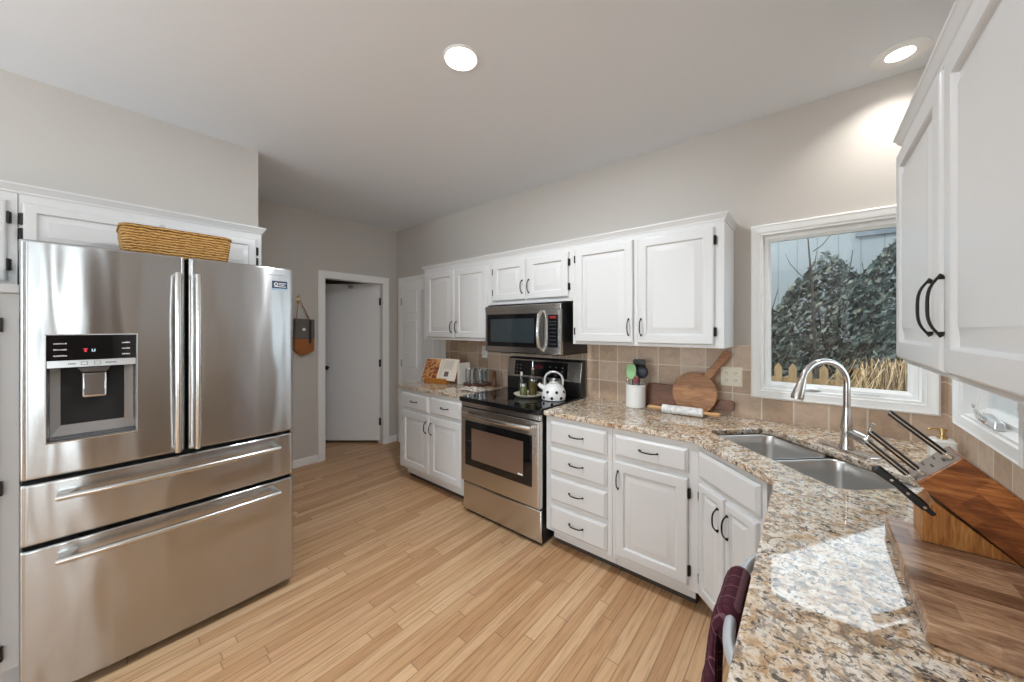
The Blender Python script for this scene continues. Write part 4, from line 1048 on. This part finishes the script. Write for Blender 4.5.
b = B(); b.prism([(-.098, .175), (.096, .175), (.094, .380), (-.092, .390)], .0, .066, 'x'); b.build('flap', GREYF, hb, bevel=.008, seg=3)
b = B(); b.box(.064, .070, .036, .060, .13, .375); b.build('closure_strap', BLACKM, hb)
b = B(); b.cyl((.066, -.012, .275), (.070, -.012, .275), .016, n=20); b.build('clasp', WHITEP, hb)
b = B(); b.tube([(.02, .060, .375), (.034, .01, .48), (.040, -.045, .585), (.034, -.060, .50), (.02, -.070, .38)], .006, 8, flat=.5); b.build('strap', LEATH, hb)

# ---- recessed ceiling lights
def downlight(x, y, r, label, power, gim=False, col=(1, .93, .84), spread=180):
    t = thing('recessed_light', label, 'ceiling light', (x, y, CH), 0, 'recessed ceiling lights')
    if gim:
        b = B(); b.lathe([(r, -.0005), (r, -.006), (r * .84, -.012), (r * .62, -.008), (r * .50, -.003)], (0, 0, 0), 48); b.build('trim_ring', TRIM, t)
        b = B(); b.lathe([(r * .50, -.004), (r * .25, -.006)], (0, 0, 0), 40); b.build('lens', LED, t)
    else:
        b = B(); b.lathe([(r, -.0005), (r, -.004), (r * .93, -.007), (r * .88, -.006)], (0, 0, 0), 48); b.build('trim_ring', TRIM, t)
        b = B(); b.lathe([(r * .90, -.0062), (r * .5, -.0075)], (0, 0, 0), 40); b.build('lens', LED, t)
    light('recessed_lamp', 'AREA', (x, y, CH - .02), (0, 0, 0), power, col, shape='DISK', size=r * 1.5, spread=rad(spread))
    return t
downlight(-1.250, 1.122, .082, 'round lit ceiling light in the middle of the kitchen ceiling', 38, col=(.91, .96, 1.0))
downlight(.318, 2.400, .098, 'round lit ceiling light with wide white ring over the sink corner', 4, True, (1, .96, .90), 125)

# ---- chair pulled under the counter, plaid jacket over its back
CHM = M('pale_grey_metal', srgb(206, 212, 218), .32, .35)
chr_ = thing('chair', 'pale metal chair with hoop back tucked under the granite counter', 'chair', (.10, 1.10, 0))
hz = .752
hoop = []
for k in range(25):
    a = rad(90 + 180 * k / 24); hoop.append((-.060 - .188 * abs(math.cos(a)) ** .5, .27 * math.copysign(abs(math.sin(a)) ** .5, math.sin(a)), hz))
hoop = [(.10, .26, hz - .005)] + hoop[:1] + [p for p in hoop[1:-1]] + hoop[-1:] + [(.10, -.26, hz - .005)]
B().tube(hoop, .017, 14, flat=.75, up=(0, 0, 1)).build('back_hoop', CHM, chr_)
b = B(); L = [rr3(.20, .205, .07, z) for z in (.435, .452)]; b.loops(L); b.build('seat', CHM, chr_, bevel=.006)
for sx, sy in ((-.17, -.17), (-.17, .17), (.17, -.17), (.17, .17)): B().tube([(sx * .9, sy * .9, .436), (sx * 1.1, sy * 1.12, 0)], [.015, .012], 12).build('leg', CHM, chr_)
for y in (-.15, -.05, .05, .15):
    x = -.060 - .188 * (1 - (y / .27) ** 4) ** .25; B().tube([(x, y, hz - .01), (-.17, y * .9, .45)], .009, 10).build('back_spindle', CHM, chr_)
# jacket: strip draped over the hoop, longer outside
b = B(); rows = []
yc = 1.10
for j in range(25):
    t = j / 24; y = -.215 + .310 * t                     # along the chair back
    cth = (1 - (abs(y) / .27) ** 4) ** .25
    hxp = .10 - .060 - .188 * cth; nv_ = Vector((-(cth ** 3) / .188, math.copysign((abs(y) / .27) ** 3, y) / .27)).normalized(); nx_, ny_ = nv_.x, nv_.y
    prof = []
    wob = .006 * math.sin(j * 1.7) + .004 * math.sin(j * .6)
    over = y > -.105
    for (o, z) in ((-.030, .60), (-.029, .68), (-.026, .745), (-.014, .778), (.004, .784), (.024, .774), (.038, .745), (.046 + wob, .66), (.050 + wob * 1.5, .55), (.054 + wob * 2, .44), (.060 + wob * 2, .33)):
        if not over and o < .02: o, z = .034, .735 - .10 * min(1, (-.105 - y) / .09)
        if not over and o >= .02 and z > .60: z = min(z, .735 - .10 * min(1, (-.105 - y) / .09) - (.035 - o) * .0)
        if y < -.0 and z < .6: y2 = y - .05 * min(1, (.6 - z) / .2)
        else: y2 = y
        prof.append((hxp + nx_ * o, yc + y2 + ny_ * o * .6, z))
    rows.append(prof)
V = [[b.bm.verts.new(p) for p in r] for r in rows]
for i in range(len(V) - 1):
    for j in range(len(V[0]) - 1): b.bm.faces.new((V[i][j], V[i + 1][j], V[i + 1][j + 1], V[i][j + 1]))
tag(b.build('plaid_jacket', PLAID, None, solid=.010, sub=1, ang=80), 'maroon plaid jacket draped over the back of the metal chair', 'jacket')

# ================================================================== OUTSIDE
SIDING = M('blue_grey_siding', rough=.7); g = N(SIDING); sp = g.n('ShaderNodeSeparateXYZ'); g.t.links.new(g.coord(), sp.inputs[0])
fr_ = g.math('FRACT', g.math('DIVIDE', g.math('ADD', sp.outputs[0], 20), .30)); gv = g.math('LESS_THAN', fr_, .05)
g.col(g.mix(gv, srgb(130, 137, 140), srgb(104, 112, 116)))
GRASSM = M('dry_lawn', rough=.95); g = N(GRASSM); g.col(g.ramp(g.noise(g.coord(), 9, 5, .6), [(.3, srgb(34, 42, 38)), (.6, srgb(66, 70, 58))]))
o = B().box(-14, 16, YB + .2, 22, -.35, -.30).build('ground', GRASSM); o['kind'] = 'structure'
hs = thing('neighbor_house', 'grey-blue sided house with gable roof outside the sink window', 'house', (0, 9, -.30))
rk = lambda x: 4.84 - .757 * (x + .69)
gx0 = -2.4
b = B(); b.prism([(-7.0, 0), (5.2, 0), (5.2, rk(5.2) + .30), (gx0, rk(gx0) + .30), (-7.0, rk(gx0) + .30 - (gx0 + 7) * .757)], 0, 7, 'y'); b.build('wall', SIDING, hs)
b = B(); top = rk(gx0) + .30; b.loops([[(5.7, -.25, rk(5.7) + .30), (5.7, 7.2, rk(5.7) + .30), (5.7, 7.2, rk(5.7) + .46), (5.7, -.25, rk(5.7) + .46)], [(gx0, -.25, top), (gx0, 7.2, top), (gx0, 7.2, top + .16), (gx0, -.25, top + .16)], [(-7.4, -.25, top - 5.0 * .757), (-7.4, 7.2, top - 5.0 * .757), (-7.4, 7.2, top - 5.0 * .757 + .16), (-7.4, -.25, top - 5.0 * .757 + .16)]])
b.build('roof', M('slate_shingles', srgb(90, 92, 96), .85), hs)
wn_ = B().box(.74, 1.60, -.03, .02, 3.52, 3.72).build('window', M('pale_lit_glass', srgb(140, 144, 128), .4), hs)  # glass colored pale so that it looks lit
b = B(); frame_rings(b, .64, 1.70, 3.42, 3.80, [(0, 0), (0, -.06), (.08, -.06), (.08, 0)]); b.build('window_trim', M('blue_grey_trim', srgb(92, 102, 110), .6), wn_)
# picket fence
FEN = m_wood('fence_wood', [srgb(128, 102, 70), srgb(152, 126, 90), srgb(168, 142, 108)], (0, 0, 0), 5, (9, 9, 1.2), .7)
fn = thing('picket_fence', 'low sunlit wooden picket fence outside below the bush', 'fence', (0, 6.0, -.30))
b = B(); b.box(-2.6, 2.8, .02, .06, 1.02, 1.11); b.box(-2.6, 2.8, .02, .06, .35, .44); b.build('rail', FEN, fn)
for k in range(34):
    x = -2.5 + k * .155
    B().prism([(x - .042, .05), (x + .042, .05), (x + .042, 1.24), (x, 1.30), (x - .042, 1.24)], -.005, .02, 'y').build('picket', FEN, fn)
# leafy shrubs
LEAF = M('dark_bush_leaf', rough=.5, spec=.4); g = N(LEAF); oi = g.n('ShaderNodeNewGeometry')
g.col(g.ramp(oi.outputs['Random Per Island'], [(0, srgb(36, 46, 44)), (.5, srgb(60, 71, 66)), (.85, srgb(86, 97, 90)), (1, srgb(132, 134, 116))]))
BARK = M('grey_brown_bark', srgb(46, 38, 34), .85)
def shrub(name, label, x, y, w_, d_, z0, z1, nleaf, seed, size=.075, group=None):
    r = random.Random(seed); t = thing(name, label, 'bush', (x, y, -.30), 0, group)
    b = B()
    for _ in range(nleaf):
        u = r.uniform(-1, 1); v = r.uniform(-1, 1); h = r.random() ** 1.25
        wid = w_ * (.55 + .6 * math.sin(PI * min(1, .15 + h * .8)))
        px, py, pz = u * wid, v * d_, z0 + (z1 - z0) * h * (1 - .25 * abs(u)) + r.uniform(-.06, .06)
        s = size * r.uniform(.6, 1.3); q = Vector((r.gauss(0, 1), r.gauss(0, 1), r.gauss(0, .8))).normalized(); p = q.orthogonal().normalized() * s; k = q.cross(p).normalized() * s * .45
        c = Vector((px, py, pz)); n_ = q * s * .15
        vs = [b.bm.verts.new(c - p), b.bm.verts.new(c + k + n_), b.bm.verts.new(c + p), b.bm.verts.new(c - k + n_)]
        b.bm.faces.new((vs[0], vs[1], vs[2])); b.bm.faces.new((vs[0], vs[2], vs[3]))
    b.build('foliage', LEAF, t, ang=180)
    b = B()
    for k in range(9):
        x1 = r.uniform(-w_, w_) * .9; y1 = r.uniform(-d_, d_) * .6; h = z1 * r.uniform(.75, 1.02)
        pts = [(x1 * .15, y1 * .2, 0)] + [(x1 * (q / 6) ** 1.3 + r.uniform(-.04, .04), y1 * q / 6, h * q / 6) for q in range(1, 7)]
        b.tube(pts, [.022, .02, .017, .014, .011, .008, .004], 6)
    b.build('branch', BARK, t)
    return t
SG = 'shrubs between the fence and the house'
shrub('shrub', 'dark leafy shrub at the left behind the picket fence', -.80, 6.75, .62, .28, .30, 2.50, 6000, 1, .055, SG)
shrub('shrub', 'dark leafy shrub in the middle with bare twigs sticking up', .22, 7.45, .80, .28, .30, 2.98, 6500, 2, .055, SG)
shrub('shrub', 'dark leafy shrub at the right half hidden by the cabinet', 1.15, 8.15, .85, .28, .30, 3.30, 7000, 3, .06, SG)
tw = thing('sapling', 'thin bare sapling with dark twigs rising before the grey house', 'tree', (.06, 6.30, -.30))
b = B(); b.tube([(0, 0, 0), (.02, 0, .9), (-.02, .02, 1.8), (-.05, .0, 2.5), (-.09, 0, 3.12)], [.022, .02, .016, .012, .006], 8); b.build('trunk', BARK, tw)
b = B(); rr_ = random.Random(5)
for k in range(10):
    z = 1.0 + k * .2; l = rr_.uniform(.2, .5); an = rr_.uniform(0, 2 * PI); dx, dy = math.cos(an) * l, math.sin(an) * l * .6
    b.tube([(-.03, 0, z), (-.03 + dx * .4, dy * .4, z + l * .25), (-.03 + dx * .75, dy * .7, z + l * .7), (-.03 + dx * .9, dy * .9, z + l * 1.1)], [.007, .006, .004, .002], 6)
b.build('twig', BARK, tw)
# dry golden ornamental grass
gd = M('dry_golden_blade', rough=.8); g = N(gd); oi = g.n('ShaderNodeNewGeometry'); g.col(g.ramp(oi.outputs['Random Per Island'], [(0, srgb(112, 84, 54)), (.5, srgb(168, 138, 98)), (1, srgb(214, 188, 148))]))
gt = thing('ornamental_grass', 'sunlit golden dry grass clump outside at the lower right of the window', 'grass clump', (.80, 5.10, -.30))
b = B(); r = random.Random(11)
for _ in range(1700):
    a = r.uniform(0, 2 * PI); l = r.uniform(.75, 1.5); sp_ = r.uniform(.05, .42); x0, y0 = r.gauss(0, .13), r.gauss(0, .13)
    p = [Vector((x0, y0, 0)), Vector((x0 + math.cos(a) * sp_ * .45, y0 + math.sin(a) * sp_ * .45, l * .65)), Vector((x0 + math.cos(a) * sp_, y0 + math.sin(a) * sp_, l * .98)), Vector((x0 + math.cos(a) * sp_ * 1.5, y0 + math.sin(a) * sp_ * 1.5, l * .78))]
    s = Vector((-math.sin(a), math.cos(a), 0)) * r.uniform(.004, .010)
    vs = [(b.bm.verts.new(q - s * (1 - i * .25)), b.bm.verts.new(q + s * (1 - i * .25))) for i, q in enumerate(p)]
    for (a0_, a1), (c0, c1) in zip(vs, vs[1:]): b.bm.faces.new((a0_, a1, c1, c0))
b.build('blades', gd, gt, ang=180)
